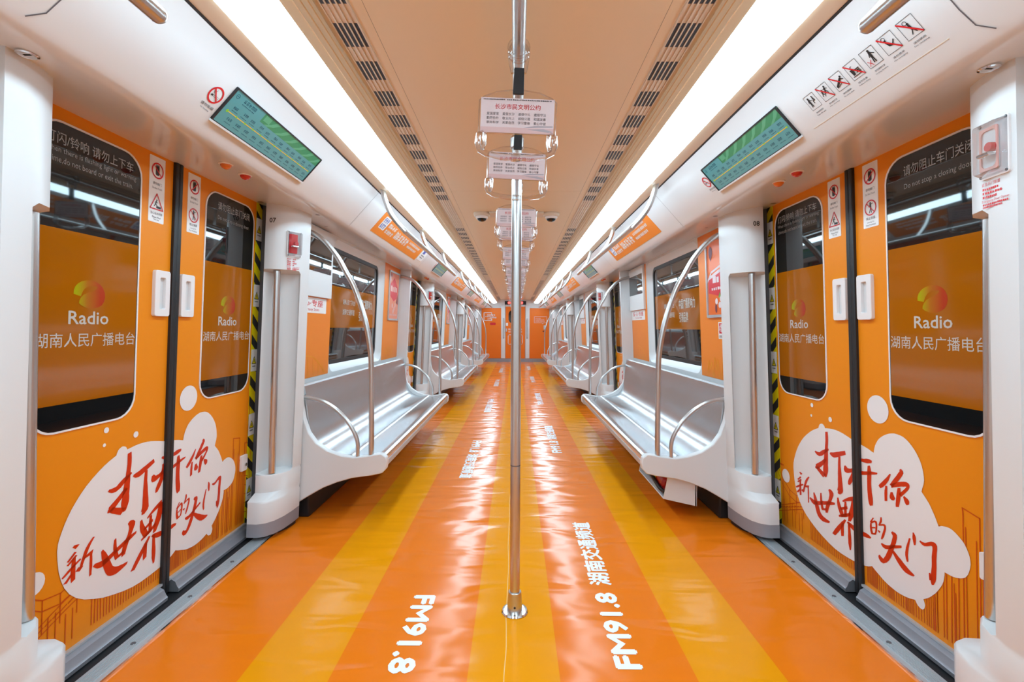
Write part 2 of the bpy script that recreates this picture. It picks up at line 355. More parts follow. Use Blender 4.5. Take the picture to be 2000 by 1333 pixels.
STROKES = """-209,670 -191,674 -209,659 -190,664 -209,645 -189,650 -209,630 -189,634 -211,615 -190,620 -213,601 -192,605 -215,586 -193,591 -218,572 -193,578 -221,559 -193,565 -223,546 -194,553 -226,532 -194,540 -228,518 -195,527 -229,505 -196,515 -231,494 -195,505 -232,485 -195,496 -231,476 -196,486 -228,467 -200,475 -224,458 -205,464 -220,453 -209,456
-293,555 -286,561 -286,550 -275,560 -275,544 -261,561 -257,542 -254,562 -236,550 -251,565 -223,560 -241,572 -213,567 -228,580 -203,575 -213,587 -192,584 -199,592 -185,590 -190,596
-218,542 -204,537 -226,536 -209,530 -236,528 -218,520 -247,520 -228,510 -261,511 -241,499 -276,502 -255,487 -286,495 -268,478 -287,492 -281,474 -286,489 -290,475 -289,486 -292,478
-286,477 -269,491 -280,473 -262,487 -271,467 -252,482 -261,462 -241,478 -251,456 -230,474 -241,451 -219,470 -233,447 -210,467
-181,575 -177,581 -176,571 -167,584 -167,566 -154,587 -152,564 -146,590 -136,569 -141,592 -123,575 -131,596 -111,581 -118,600 -97,587 -103,606 -82,594 -88,611 -72,599 -77,615
-122,577 -108,581 -123,565 -108,569 -125,548 -108,552 -126,530 -108,536 -127,514 -106,521 -128,499 -104,507 -128,483 -103,492 -129,467 -101,477 -129,451 -99,462 -130,437 -98,448 -133,427 -97,438 -135,420 -96,429 -135,419 -101,418 -128,423 -117,406 -127,420 -128,405 -131,416 -132,407
-36,606 -31,612 -32,603 -25,611 -26,599 -16,610 -17,596 -7,610 -5,594 3,609 8,594 15,608 21,595 26,609 34,595 38,611 46,596 50,615 56,597 61,617 65,600 70,617 74,603 77,616 80,606 82,615
-85,546 -75,550 -86,539 -70,547 -88,529 -64,542 -82,520 -60,542 -68,519 -60,542 -55,523 -54,543 -44,528 -47,544 -34,533 -40,547 -26,538 -31,552 -23,540 -18,556 -19,539 -6,556 -11,537 2,554 -1,536 9,553 9,536 16,554 20,538 24,555 32,541 34,557 48,546 48,561 64,552 65,566 79,557 80,570 91,561 92,572 102,565 103,573 109,568 110,574
-30,577 -21,582 -29,572 -17,579 -29,566 -12,573 -31,558 -9,564 -34,548 -10,552 -38,534 -14,538 -42,522 -19,524 -48,511 -23,512 -55,501 -29,501 -60,491 -34,492 -63,482 -40,484 -63,475 -47,476 -63,470 -51,471
57,587 70,592 56,580 72,586 55,569 75,576 54,557 77,565 53,544 77,552 52,530 76,537 52,515 75,523 52,500 75,509 52,486 76,495 53,472 77,482 54,460 79,471 55,449 81,461 57,440 82,451 59,432 82,442 62,427 81,435 64,423 80,430
-425,413 -418,418 -421,410 -412,417 -416,406 -404,415 -412,403 -398,413
-436,369 -444,373 -427,376 -436,379 -416,384 -425,388 -408,391 -417,395
-437,357 -444,361 -427,363 -434,368 -414,372 -422,377 -405,378 -412,383
-456,323 -460,328 -446,327 -451,334 -433,334 -439,342 -421,341 -426,349 -410,347 -414,355 -399,353 -402,360 -391,357 -394,363
-424,371 -411,375 -426,359 -411,364 -427,343 -411,348 -429,327 -411,333 -428,314 -411,320 -427,302 -411,308 -426,294 -411,300
-441,301 -454,304 -435,307 -446,310 -426,316 -437,319 -419,322 -430,325
-412,324 -401,335 -407,323 -395,333 -400,320 -387,332 -395,318 -381,331
-348,415 -340,413 -355,409 -345,407 -365,400 -352,398 -374,389 -357,390 -380,379 -362,381 -384,368 -367,371 -388,358 -372,361 -392,347 -377,350 -395,336 -382,339 -398,328 -385,331
-385,351 -383,359 -374,353 -371,363 -359,355 -356,368 -348,357 -344,371
-358,356 -348,360 -358,347 -348,351 -358,334 -347,338 -358,321 -347,325 -358,306 -347,310 -358,291 -349,294 -358,280 -349,283
-345,308 -337,315 -338,302 -324,313 -326,292 -307,311 -308,288 -294,312 -285,294 -283,315 -264,303 -266,321 -246,311 -246,329 -229,317 -227,335 -212,323 -209,342 -196,328 -193,347 -180,334 -177,351 -166,340 -163,353 -156,344 -154,354
-312,347 -305,351 -312,341 -301,346 -311,332 -296,340 -310,321 -290,331 -307,308 -284,320 -304,293 -279,306 -300,279 -272,294 -295,267 -267,282 -290,255 -262,271 -282,244 -255,264 -271,237 -246,259 -258,233 -236,256 -244,231 -226,255 -226,234 -214,253 -208,239 -201,253 -197,243 -192,252
-258,364 -249,368 -259,356 -248,360 -261,343 -247,348 -261,330 -246,336 -259,316 -243,324 -257,303 -240,311 -254,292 -237,301 -252,287 -236,297 -249,285 -235,295 -247,284 -234,294
-198,399 -188,407 -195,394 -180,406 -192,388 -170,403 -191,383 -162,395 -191,376 -163,383 -194,367 -169,371 -197,356 -175,359 -204,345 -181,347 -212,333 -187,335 -219,319 -192,324 -222,305 -198,311 -223,291 -203,297 -223,282 -206,287
-241,287 -239,297 -232,289 -230,300 -220,292 -218,305 -212,294 -209,308
-138,384 -128,388 -138,375 -125,381 -139,363 -122,371 -137,350 -117,361 -134,339 -112,352 -128,329 -105,343 -123,320 -100,334 -118,313 -97,326 -114,308 -95,320 -110,305 -94,315
-100,378 -103,384 -89,384 -94,391 -74,391 -80,401 -61,396 -65,411 -48,401 -50,419 -34,406 -35,426 -25,410 -25,430
-42,415 -9,424 -43,407 -10,416 -46,395 -13,404 -49,383 -16,390 -53,370 -20,377 -59,356 -24,363 -64,342 -29,349 -66,328 -37,334 -68,314 -46,319 -69,305 -52,309
-90,383 -77,388 -90,375 -76,380 -92,363 -76,369 -93,350 -76,357 -93,337 -76,344 -94,323 -76,330 -95,313 -77,320
-117,335 -119,346 -103,342 -105,353 -84,350 -86,362 -70,357 -72,369
-129,300 -130,308 -117,304 -118,314 -100,310 -101,323 -84,316 -87,331 -71,323 -74,337 -59,331 -63,343 -51,336 -55,346
-92,304 -81,302 -100,295 -86,293 -113,283 -95,280 -124,270 -104,267 -135,259 -112,256 -145,247 -121,244 -155,235 -130,232 -164,223 -140,221 -172,211 -151,209 -178,203 -158,201
-110,280 -97,285 -113,271 -97,276 -116,257 -98,264 -118,244 -98,253 -118,233 -98,242 -117,224 -99,232 -116,217 -99,225
-77,295 -70,303 -69,290 -58,302 -57,283 -41,300 -45,278 -27,298 -36,276 -20,296 -28,276 -15,294 -17,277 -6,294 -2,277 8,295 15,277 26,297 30,278 42,298 43,280 53,297 54,283 61,294 62,284 67,292
-70,296 -57,301 -71,284 -56,290 -71,267 -55,274 -71,250 -54,259 -72,235 -52,244 -71,219 -51,229 -71,205 -51,215 -68,194 -52,202 -65,184 -54,190 -63,177 -55,181
173,590 179,590 167,583 176,582 159,573 171,571 151,564 166,560 143,556 159,550 135,547 152,540 128,540 144,532 122,534 137,525 117,528 129,520 114,523 124,516
149,535 160,537 148,526 160,530 145,515 159,519 144,503 159,508 144,491 158,497 144,480 158,485 144,472 158,477
221,620 227,625 221,617 231,624 221,612 237,620 218,610 239,611 213,603 232,599 205,591 223,586 196,580 214,574 187,568 204,562 178,555 194,550 171,547 187,541
181,537 177,550 190,542 186,556 204,548 200,563 216,553 214,571 228,558 227,576 239,561 241,581 246,564 252,583 249,564 262,581 250,565 266,576 251,565 266,568 250,562 262,559 245,556 256,551 238,548 249,543 230,540 241,534 222,532 233,525 215,526 227,518
210,546 224,551 208,538 224,543 205,525 225,531 203,512 224,518 201,497 221,503 199,481 217,486 199,470 214,474
175,518 186,522 173,511 188,517 170,502 191,511 171,493 193,508 179,489 194,506 187,490 196,504 192,492 198,502
235,521 241,527 237,516 247,524 240,508 256,521 243,502 262,516 245,499 263,510 248,497 262,504 250,495 261,501
79,380 85,380 74,373 80,372 66,362 74,362 61,354 70,354
63,351 71,354 62,344 72,348 61,335 72,340 62,326 73,332 63,318 75,325 66,311 78,318 68,306 79,313
69,351 66,354 75,355 71,359 83,361 80,367 89,364 89,372 89,364 97,373 91,363 100,370 92,360 102,365 93,353 103,358 92,344 102,348 91,335 101,338 90,327 99,329 87,319 96,321 86,313 94,315
70,332 71,337 76,334 77,340 85,338 85,343 91,340 91,346
72,307 73,313 77,309 78,315 84,311 85,318 90,313 90,320
120,398 127,400 119,393 127,396 118,386 128,390 116,380 127,382 113,373 123,374 110,365 118,366 107,360 115,360
115,361 115,366 122,364 122,370 131,368 132,375 136,369 142,378 137,368 147,375 138,364 148,369 137,359 148,362 134,350 146,353 130,339 142,342 126,330 139,332 123,321 135,323 121,314 130,316 120,309 127,310
103,336 107,340 106,334 111,340 110,332 116,339 112,330 119,338
173,358 179,366 176,355 185,366 180,351 194,366 181,348 201,361 180,342 202,350 177,333 199,339 174,322 196,327 170,312 192,316 165,300 187,304 159,288 183,292 153,275 178,279 147,263 173,266 142,252 166,253 136,243 158,240 131,235 147,227 132,234 131,215 132,234 117,214 125,235 110,219 119,237 106,224 116,238 104,230 115,240 105,235 113,242 107,238
119,289 124,295 123,285 131,295 130,280 140,295 141,279 148,297 156,284 156,300 169,292 168,306 182,300 182,313 197,307 197,319 212,315 212,326 223,321 223,330
174,285 183,293 181,277 193,288 192,265 206,280 202,255 220,273 213,246 231,266 224,239 243,260 237,234 253,255 252,234 263,251 266,236 273,248 276,239 280,245
275,403 280,405 275,397 283,401 274,388 287,396 274,380 289,388 276,372 289,379 278,364 288,369 280,358 287,361
258,375 266,376 254,363 263,366 248,347 259,350 243,332 256,336 241,321 254,326 239,311 253,317 239,301 252,308 241,292 252,299 244,284 253,290 246,279 253,283
304,383 307,388 308,380 314,387 315,376 322,387 325,375 328,388 337,380 334,392 347,386 344,399 352,389 354,405 355,389 364,407 357,389 372,406 358,387 377,399 358,378 377,386 356,364 375,372 354,350 374,358 354,337 373,346 354,324 373,334 353,312 373,321 351,297 372,306 349,281 371,291 347,268 370,278 348,259 367,268 350,253 363,259 352,249 360,253
341,286 347,290 341,278 350,284 342,267 354,276 343,260 357,270"""
CLOUD = "92,650 93,658 96,670 100,682 106,693 113,704 122,715 133,724 146,733 159,740 172,746 185,750 199,753 213,753 228,752 242,749 255,743 267,735 278,726 289,715 299,703 307,691 314,679 319,667 323,654 326,641 328,628 329,614 326,598 320,581 317,569 325,561 336,550 347,538 355,526 362,514 369,502 375,490 380,479 384,471 389,474 396,478 404,480 414,482 424,483 435,481 447,476 460,468 472,459 480,450 486,440 491,430 495,419 497,408 498,396 496,382 492,368 488,357 483,349 479,343 473,338 467,334 460,330 452,327 444,324 435,322 427,321 418,321 409,321 403,321 403,312 401,300 398,286 393,272 385,257 376,242 366,227 354,213 343,200 332,190 322,182 315,176 317,171 320,164 322,157 320,151 318,144 314,139 311,136 307,135 302,135 297,136 292,138 288,141 284,145 281,150 279,153 270,150 256,145 241,141 224,138 205,136 186,136 167,138 148,141 128,146 106,155 83,164 67,172 59,167 46,160 30,154 10,149 -13,144 -42,140 -78,137 -119,135 -163,137 -207,145 -252,157 -296,171 -336,189 -374,209 -405,232 -430,259 -448,288 -461,320 -470,355 -475,392 -477,424 -475,447 -470,464 -463,482 -454,503 -443,524 -430,545 -414,566 -397,586 -378,605 -356,623 -332,640 -310,654 -290,664 -272,672 -259,677 -258,682 -255,688 -252,694 -246,699 -240,702 -234,704 -228,703 -222,701 -217,698 -214,694 -212,690 -211,687 -197,689 -177,692 -156,694 -136,694 -116,693 -94,690 -71,685 -46,679 -22,673 1,669 24,666 45,662 64,658 80,653"

# ================================================================== SETTING
# floor
f = MB().box(-1.52, 1.52, Y0, Y1, -0.05, 0.0)
o = obj('floor', f, 'floor', base=(0, 0, 0), sharp=0); tag(o, 'glossy orange and amber striped vinyl floor of the metro car', 'floor', kind='structure')

# ceiling: middle panel, side strips with a step at the lamps
def ceil_panel(x0, x1, z, th=0.012): return MB().box(x0, x1, Y0, Y1, z, z + th)
c = MB()
seams = [3.33, 7.5, 11.7]
ys = [Y0] + seams + [Y1]
for i in range(len(ys) - 1): c.box(-0.4505, 0.4505, ys[i] + 0.0015, ys[i + 1] - 0.0015, 2.10, 2.112)
for s in (-1, 1):
    c.add([(s * 0.4515, Y0, 2.10), (s * 0.488, Y0, 2.098), (s * 0.488, Y1, 2.098), (s * 0.4515, Y1, 2.10)], [(0, 1, 2, 3)])
    c.add([(s * 0.59, Y0, 2.092), (s * 0.614, Y0, 1.993), (s * 0.614, Y1, 1.993), (s * 0.59, Y1, 2.092)], [(0, 1, 2, 3)])
    for k in range(3):
        z = 2.076 - k * 0.024; x = 0.59 + (2.092 - z) * 0.2424
        c.box(s * x - 0.004, s * x + 0.004, Y0, Y1, z - 0.0014, z + 0.0014)
    c.add([(s * 0.862, Y0, 2.006), (s * 0.772, Y0, 1.985), (s * 0.772, Y1, 1.985), (s * 0.862, Y1, 2.006)], [(0, 1, 2, 3)])
o = obj('ceiling', c, 'ceiling', base=(0, 0, 2.1), sharp=30); tag(o, 'pale ceiling of the car with long flat middle panels', 'ceiling', kind='structure')
cb = MB().box(-1.5, 1.5, Y0, Y1, 2.16, 2.18)
o2 = obj('ceiling_backing', cb, 'dark', o, sharp=0)

# curved panels between the lamps and the doors
for n, s in ((1, -1), (2, 1)):
    prof = [(1.47, soffit_z(1.47)), (1.30, soffit_z(1.30)), (1.13, 1.791), (1.095, 1.788), (1.075, 1.791), (1.06, 1.799), (1.048, 1.811)]
    prof += [(1.06 - 0.67 * t, 1.795 + 0.74 * t) for t in (0.03, 0.15, 0.287)]
    t_ = MB().loft([[(s * x, y, z) for x, z in prof] for y in (Y0, Y1)], cap=False, closed=False)
    o = obj('trim_%d' % n, t_, 'cant', base=(s * 1.06, 0, 1.79), sharp=50)
    tag(o, 'white curved panel above the %s doors and windows' % SIDE[s], 'panel', kind='structure')
    g = MB().box(min(s * 0.871, s * 0.861), max(s * 0.871, s * 0.861), Y0, Y1, 2.004, 2.03)
    obj('groove', g, 'dark', o, sharp=0, label='dark groove along the lamp')
    fl = -s                                                        # thin joints across the panel
    def cch(a, t, off=0.0, s=s): q = cant_ch(a, t, off); return (-s * q[0], q[1], q[2])
    j = MB()
    for k in range(4):
        for y in (3.037 + PITCH * k, 5.16 + PITCH * k):
            if y < 15.6: j.rect(y - 0.0015, y + 0.0015, 0.0, 0.287, cch, 0.0006)
    lt = MB()
    for x, y, r_ in ((1.13, 2.73, 0.012), (1.225, 3.09, 0.010), (1.20, 4.02, 0.007), (1.20, 4.06, 0.007), (1.36, 2.55, 0.014)):
        z = soffit_z(x) - 0.0012; lt.add([(s * x + r_ * 1.3 * math.cos(t), y + r_ * math.sin(t), z) for t in [2 * PI * i / 12 for i in range(12)]], [tuple(range(12))])
    obj('panel_latch', lt, 'seal_grey', o, sharp=0)
    pts = [(1.075 + 0.02 * s, 0.287), (1.075 + 0.02 * s, 0.10), (1.07 + 0.02 * s, 0.05), (1.045 + 0.02 * s, 0.02)]
    for i in range(len(pts) - 1): j.line(pts[i:i + 2], 0.003, cch, 0.0008)
    obj('panel_joint', j, 'grey_ink', o, sharp=0)

# side walls
for s in (-1, 1):
    wl = MB()
    def wch(a, z, off=0.0, s=s): return (s * (WB(z) - off), a, z)
    for k in range(3):
        c0 = yb(k, s)
        outer = [(c0 - 1.33, 0.0), (c0 + 1.33, 0.0), (c0 + 1.33, 1.825), (c0 - 1.33, 1.825)]
        hole = rr(c0, 1.305, 1.35, 0.97, 0.10)
        wl.flat(outer, wch, 0.0, [hole])
        inn = rr(c0, 1.3075, 1.22, 0.875, 0.075)
        wl.loft([[wch(a, z, 0.0) for a, z in hole], [wch(a, z, -0.012) for a, z in rr(c0, 1.305, 1.335, 0.955, 0.095)], [wch(a, z, -0.045) for a, z in inn], [wch(a, z, -0.060) for a, z in inn]], cap=False)
    wl.box(*sorted((s * 1.29, s * 1.34)), Y0, yd(0, s) - 0.79, 0.0, 1.82)
    wl.box(*sorted((s * 1.27, s * 1.40)), yd(3, s) + 0.79, Y1, 0.0, 1.825)
    for k in range(4):                                             # strip above each door leaf pair
        wl.box(*sorted((s * 1.415, s * 1.50)), yd(k, s) - 0.72, yd(k, s) + 0.72, 1.842, 1.86)
    o = obj('wall_' + SIDE[s], wl, 'white', base=(s * 1.39, 0, 0), sharp=30)
    tag(o, 'white %s side wall of the car with three window openings' % SIDE[s], 'wall', kind='structure')

# end wall far away, and the one behind the camera
e = MB().box(-1.5, 1.5, Y1, Y1 + 0.06, 0, 2.2)
o = obj('wall_end', e, 'white', base=(0, Y1, 0), sharp=0); tag(o, 'white end wall of the car behind the orange end panels', 'wall', kind='structure')
e = MB().box(-1.5, 1.5, Y0 - 0.06, Y0, 0, 2.2)
o = obj('wall_back', e, 'white', base=(0, Y0, 0), sharp=0); tag(o, 'plain wall closing the car behind the viewer', 'wall', kind='structure')
def end_ch(a, z, off=0.0): return (a, Y1 - off, z)
b = MB().box(-1.25, 1.25, Y1 - 0.025, Y1, 0.0, 0.115)
o = obj('baseboard_end', b, 'rail_grey', sharp=0); tag(o, 'grey baseboard along the foot of the end wall', 'baseboard', kind='structure')
for s in (-1, 1):
    p = obj('end_panel', MB().slab(rr(s * 0.81, 0.97, 0.66, 1.70, 0.02), end_ch, 0.002, 0.02), 'orange_deep', sharp=30)
    tag(p, 'orange panel on the end wall %s of its door' % ('left' if s < 0 else 'right'), 'panel')
    t = MB()
    if s < 0:
        q = [(-1.06, 1.66), (-0.80, 1.66), (-0.80, 1.58)]; t.line(q, 0.022, end_ch, 0.022); t.line([(-1.06, 1.66), (-1.06, 1.40), (-0.80, 1.40), (-0.80, 1.45)], 0.022, end_ch, 0.022)
        for i, (x0, x1, z) in enumerate(((-0.95, -0.68, 1.585), (-1.02, -0.72, 1.53), (-0.86, -0.64, 1.50), (-0.94, -0.80, 1.455))): t.glyph_rows(x0, x1, z, 0.05, end_ch, 5, 0.022, i)
        obj('bubble_print', t, 'cloud', p, sharp=0)
        obj('red_pill', MB().flat(rr(-0.76, 1.285, 0.20, 0.085, 0.04), end_ch, 0.022), 'red', p, sharp=0)
    else:
        t.line([(0.64, 1.53), (1.06, 1.53), (1.06, 1.33), (0.95, 1.33), (0.92, 1.29), (0.90, 1.33), (0.64, 1.33)], 0.02, end_ch, 0.022, True)
        for i, z in enumerate((1.48, 1.43, 1.385)): t.bars(0.68, 0.68 + (0.18, 0.30, 0.32)[i], z, 0.03, end_ch, 8, 0.022, i + 3)
        obj('bubble_print', t, 'poster_pink', p, sharp=0)
        l = MB().box(0.955, 1.03, Y1 - 0.06, Y1 - 0.02, 1.10, 1.24)
        obj('latch', l, 'aluminium', p, bevel=0.006); obj('keyhole_cover', MB().box(0.92, 0.97, Y1 - 0.045, Y1 - 0.02, 1.03, 1.06), 'dark', p)
    post = MB().box(s * 0.41 - 0.07, s * 0.41 + 0.07, Y1 - 0.035, Y1, 0.115, 1.93)
    p = obj('trim_%d' % (3 if s < 0 else 4), post, 'white', bevel=0.01); tag(p, 'white post on the %s of the door in the end wall' % SIDE[s], 'post', kind='structure')
    obj('grab_bar', MB().tube([(s * 0.395, Y1 - 0.03, 0.80), (s * 0.395, Y1 - 0.075, 0.84), (s * 0.395, Y1 - 0.075, 1.44), (s * 0.395, Y1 - 0.03, 1.48)], 0.018, 8), 'aluminium', p)
d = obj('door_17', MB().slab(rr(0.0, 0.995, 0.66, 1.75, 0.02), end_ch, 0.002, 0.03), 'orange_deep', sharp=30)
tag(d, 'orange door in the middle of the end wall', 'door', kind='structure')
obj('window_pane', MB().slab(rr(-0.03, 1.53, 0.40, 0.48, 0.17), end_ch, 0.028, 0.034), 'glass_black', d, sharp=30)
t = MB()
for sx in (-1, 1):
    t.glyph_rows(sx * 0.17 - 0.07, sx * 0.17 + 0.07, 1.10, 0.06, end_ch, 2, 0.034, 5); t.glyph_rows(sx * 0.17 - 0.06, sx * 0.17 + 0.06, 1.02, 0.05, end_ch, 2, 0.034, 6)
t.line(rr(0, 0.76, 0.48, 0.32, 0.04, 3), 0.018, end_ch, 0.034, True)
obj('door_print', t, 'cloud', d, sharp=0)
obj('door_handle', MB().box(-0.315, -0.28, Y1 - 0.07, Y1 - 0.03, 1.02, 1.13), 'aluminium', d, bevel=0.006)
obj('notice', MB().rect(-0.315, -0.25, 1.22, 1.32, end_ch, 0.033), 'sticker', d, sharp=0)
r = empty('destination_display', (0, Y1 - 0.03, 1.935)); tag(r, 'black display with red lit dots above the end wall door', 'display')
obj('housing', MB().box(-0.36, 0.36, Y1 - 0.06, Y1, 1.935, 2.055), 'rubber', r, bevel=0.006)
t = MB()
for sx in (-1, 1): t.disc((sx * 0.215, 1.995), 0.042, lambda a, z, off: (a, Y1 - 0.062, z), 0, 14); t.disc((sx * 0.15, 1.995), 0.036, lambda a, z, off: (a, Y1 - 0.062, z), 0, 14)
obj('lit_dots', t, 'led', r, sharp=0)
hd = obj('trim_5', MB().box(-1.1, 1.1, Y1 - 0.02, Y1, 1.93 - 0.06, 2.10), 'cloud', sharp=0); tag(hd, 'white band across the end wall above its orange panels', 'panel', kind='structure')

# ------------------------------------------------------------------ lamps
for s in (-1, 1):
    r = empty('ceiling_light', (s * 0.70, 0, 1.96)); tag(r, 'long glowing white light strip along the %s of the ceiling' % SIDE[s], 'light')
    q = [(0.618, 1.998), (0.614, 1.988), (0.628, 1.978), (0.650, 1.968), (0.680, 1.961), (0.710, 1.958), (0.738, 1.961), (0.757, 1.968), (0.768, 1.976), (0.773, 1.983), (0.770, 1.995)]
    obj('diffuser', MB().prism_y([(s * a, b_) for a, b_ in q], Y0, 15.75), 'lamp', r, sharp=60)
    obj('housing', MB().box(*sorted((s * 0.625, s * 0.765)), Y0, 15.75, 2.0, 2.10), 'ceiling', r, sharp=0)

# ------------------------------------------------------------------ air vents
def vent(y0, y1, first, s):
    r = empty('air_vent', (s * 0.54, (y0 + y1) / 2, 2.09))
    obj('backing', MB().box(*sorted((s * 0.488, s * 0.592)), y0, y1, 2.0955, 2.104), 'louvre', r, sharp=0)
    b = MB()
    for k in range(6):
        x = 0.490 + k * 0.0163; b.box(*sorted((s * x, s * (x + 0.0042))), y0, y1, 2.0905, 2.096)
    obj('louvre', b, 'louvre', r, sharp=0)
    y = first
    while y + 0.124 < y1 - 0.02:
        b = MB()
        for k in range(5):
            x = 0.4932 + k * 0.0163; b.box(*sorted((s * x, s * (x + 0.0131))), y, y + 0.124, 2.0945, 2.0985)
        obj('slot', b, 'slot', r, sharp=0); y += 0.2135
    return r
VN = ['nearest', 'second', 'third', 'farthest']
for i, (a, b_) in enumerate(((-0.45, 3.66), (4.50, 8.62), (9.45, 13.57), (14.40, 15.9))):
    for s in (-1, 1):
        f0 = 0.435 if i == 0 else a + 0.05
        v = vent(max(a, 0.40) if i == 0 else a, b_, f0, s)
        tag(v, 'beige louvred ceiling vent with dark slots, %s on the %s' % (VN[i], SIDE[s]), 'vent', 'air vents along the ceiling')
for i, (a, b_) in enumerate(((Y0, 0.40), (3.66, 4.50), (8.62, 9.45), (13.57, 14.40), (15.9, Y1))):
    for s in (-1, 1):
        b = MB().box(*sorted((s * 0.488, s * 0.592)), a, b_, 2.0955, 2.104)
        for k in range(6):
            x = 0.490 + k * 0.0163; b.box(*sorted((s * x, s * (x + 0.0042))), a, b_, 2.0905, 2.096)
        q = obj('trim_%d' % (6 + i * 2 + (s > 0)), b, 'louvre', sharp=0)
        tag(q, 'closed ribbed strip of the ceiling in line with the %s vents' % SIDE[s], 'panel', kind='structure')

# ------------------------------------------------------------------ cameras on the ceiling
for s, cx in ((-1, -0.282), (1, 0.292)):
    r = empty('security_camera', (cx, 3.97, 2.10)); tag(r, 'dark dome camera in a pale round base, %s of the handrail' % SIDE[s], 'camera')
    obj('base', MB().lathe([(0.0, 0.0), (0.068, 0.0), (0.070, -0.010), (0.062, -0.026), (0.050, -0.030), (0.0, -0.030)], (cx, 3.97, 2.10), 28), 'louvre', r)
    obj('rim', MB().lathe([(0.050, -0.029), (0.052, -0.033), (0.048, -0.045), (0.043, -0.048), (0.041, -0.038), (0.041, -0.029)], (cx, 3.97, 2.10), 28), 'cloud', r)
    obj('dome', MB().lathe([(0.041, -0.034), (0.040, -0.046), (0.034, -0.058), (0.022, -0.066), (0.008, -0.069), (0.0005, -0.0695)], (cx, 3.97, 2.10), 24), 'dome', r)
o = obj('cable_duct', MB().box(-0.218, 0.228, 3.90, 4.05, 2.082, 2.10), 'louvre', bevel=0.004); tag(o, 'flat beige cable duct on the ceiling between the two dome cameras', 'duct')

# ================================================================== DOORS
STROKE_POLYS = []
for ln in STROKES.splitlines():
    p = [tuple(int(v) / 1000 for v in q.split(',')) for q in ln.split()]
    STROKE_POLYS += [[p[i], p[i + 1], p[i + 3], p[i + 2]] for i in range(0, len(p) - 3, 2)]
CLOUD_POLY = [tuple(int(v) / 1000 for v in q.split(',')) for q in CLOUD.split()]

def skyline(h, seed):
    m = MB(); rnd = random.Random(seed); ch = door_ch; lo, hi = 0.025, 0.64
    def L(pts, wd=0.0035):
        q = []
        for a, z in pts: q.append((h * a, z))
        m.line(q, wd, ch, 0.0012)
    if h < 0:
        for a in [0.03 + 0.0125 * i for i in range(26)]:
            L([(a, 0.10), (a + rnd.uniform(-.002, .002), 0.20 + rnd.uniform(-0.02, 0.06))], 0.004)
        cab = [(0.64, 0.40), (0.58, 0.33), (0.52, 0.29), (0.46, 0.28), (0.40, 0.30), (0.33, 0.345)]
        L(cab); L([(a, z - 0.035) for a, z in cab])
        for a, z in cab: L([(a, z), (a, 0.18)])
        for i in range(12): L([(0.64 - 0.026 * i, 0.15 + 0.010 * i), (0.62 - 0.026 * i, 0.16 + 0.010 * i)], 0.004)
        L([(0.64, 0.16), (0.45, 0.245), (0.30, 0.30)]); L([(0.64, 0.13), (0.45, 0.21), (0.28, 0.27)])
        for a in (0.60, 0.575, 0.55, 0.50, 0.475, 0.44, 0.415): L([(a, 0.10), (a, 0.10 + rnd.uniform(0.07, 0.13))])
        L([(0.64, 0.41), (0.57, 0.41)]); L([(0.64, 0.405), (0.57, 0.405)])
    else:
        a = 0.04
        while a < 0.34:
            wv = rnd.uniform(0.02, 0.05); t = 0.22 + rnd.uniform(0, 0.07)
            L([(a, 0.09), (a, t), (a + wv, t + rnd.uniform(-.01, .01)), (a + wv, 0.09)])
            for q in range(3): L([(a + wv * (q + 1) / 4, 0.09), (a + wv * (q + 1) / 4, t - 0.02)], 0.003)
            a += wv + rnd.uniform(0.004, 0.012)
        for a0, a1, t in ((0.36, 0.41, 0.46), (0.425, 0.455, 0.36), (0.47, 0.53, 0.57), (0.535, 0.57, 0.44), (0.575, 0.635, 0.52)):
            L([(a0, 0.09), (a0 + 0.004, t - 0.02), (a0 + 0.002, t), (a1, t - 0.012), (a1 - 0.003, 0.09)], 0.004)
            L([(a0 + 0.012, 0.09), (a0 + 0.012, t - 0.06)]); L([(a1 - 0.014, 0.09), (a1 - 0.012, t - 0.09)])
        L([(0.595, 0.52), (0.605, 0.62), (0.61, 0.76), (0.615, 0.62), (0.625, 0.52)])
        for i in range(7): L([(0.585, 0.14 + 0.05 * i), (0.615, 0.13 + 0.05 * i)])
        L([(0.36, 0.46), (0.385, 0.475), (0.41, 0.45)])
    return m

def figure(m, ch, ca, cb, sc, off, pose):     # a small pictogram person: head, trunk, limbs
    m.disc((ca + pose['head'][0] * sc, cb + pose['head'][1] * sc), 0.085 * sc, ch, off, 12)
    for a, b, wv in pose['limbs']:
        m.line([(ca + a[0] * sc, cb + a[1] * sc), (ca + b[0] * sc, cb + b[1] * sc)], wv * sc, ch, off)
STAND = dict(head=(0, .40), limbs=[((0, .28), (0, -.05), .17), ((-.03, -.05), (-.09, -.45), .08), ((.03, -.05), (.06, -.45), .08), ((.05, .25), (.28, .08), .06), ((-.05, .25), (-.16, -.02), .06)])
LEAN = dict(head=(-.02, .40), limbs=[((-.02, .28), (.03, -.05), .16), ((0, -.05), (-.12, -.42), .07), ((.05, -.05), (.10, -.42), .07), ((0, .26), (.24, .34), .06), ((0, .24), (-.2, .1), .06)])
RUN = dict(head=(.10, .40), limbs=[((.06, .28), (-.04, 0), .13), ((-.04, 0), (.14, -.12), .08), ((.14, -.12), (.10, -.38), .07), ((-.04, 0), (-.24, -.25), .08), ((.06, .25), (.26, .14), .06), ((.06, .25), (-.16, .18), .06)])
SIT = dict(head=(0, .40), limbs=[((0, .28), (.06, -.05), .14), ((.06, -.05), (-.16, -.08), .09), ((-.16, -.08), (-.16, -.36), .08), ((0, .22), (-.16, .08), .06)])

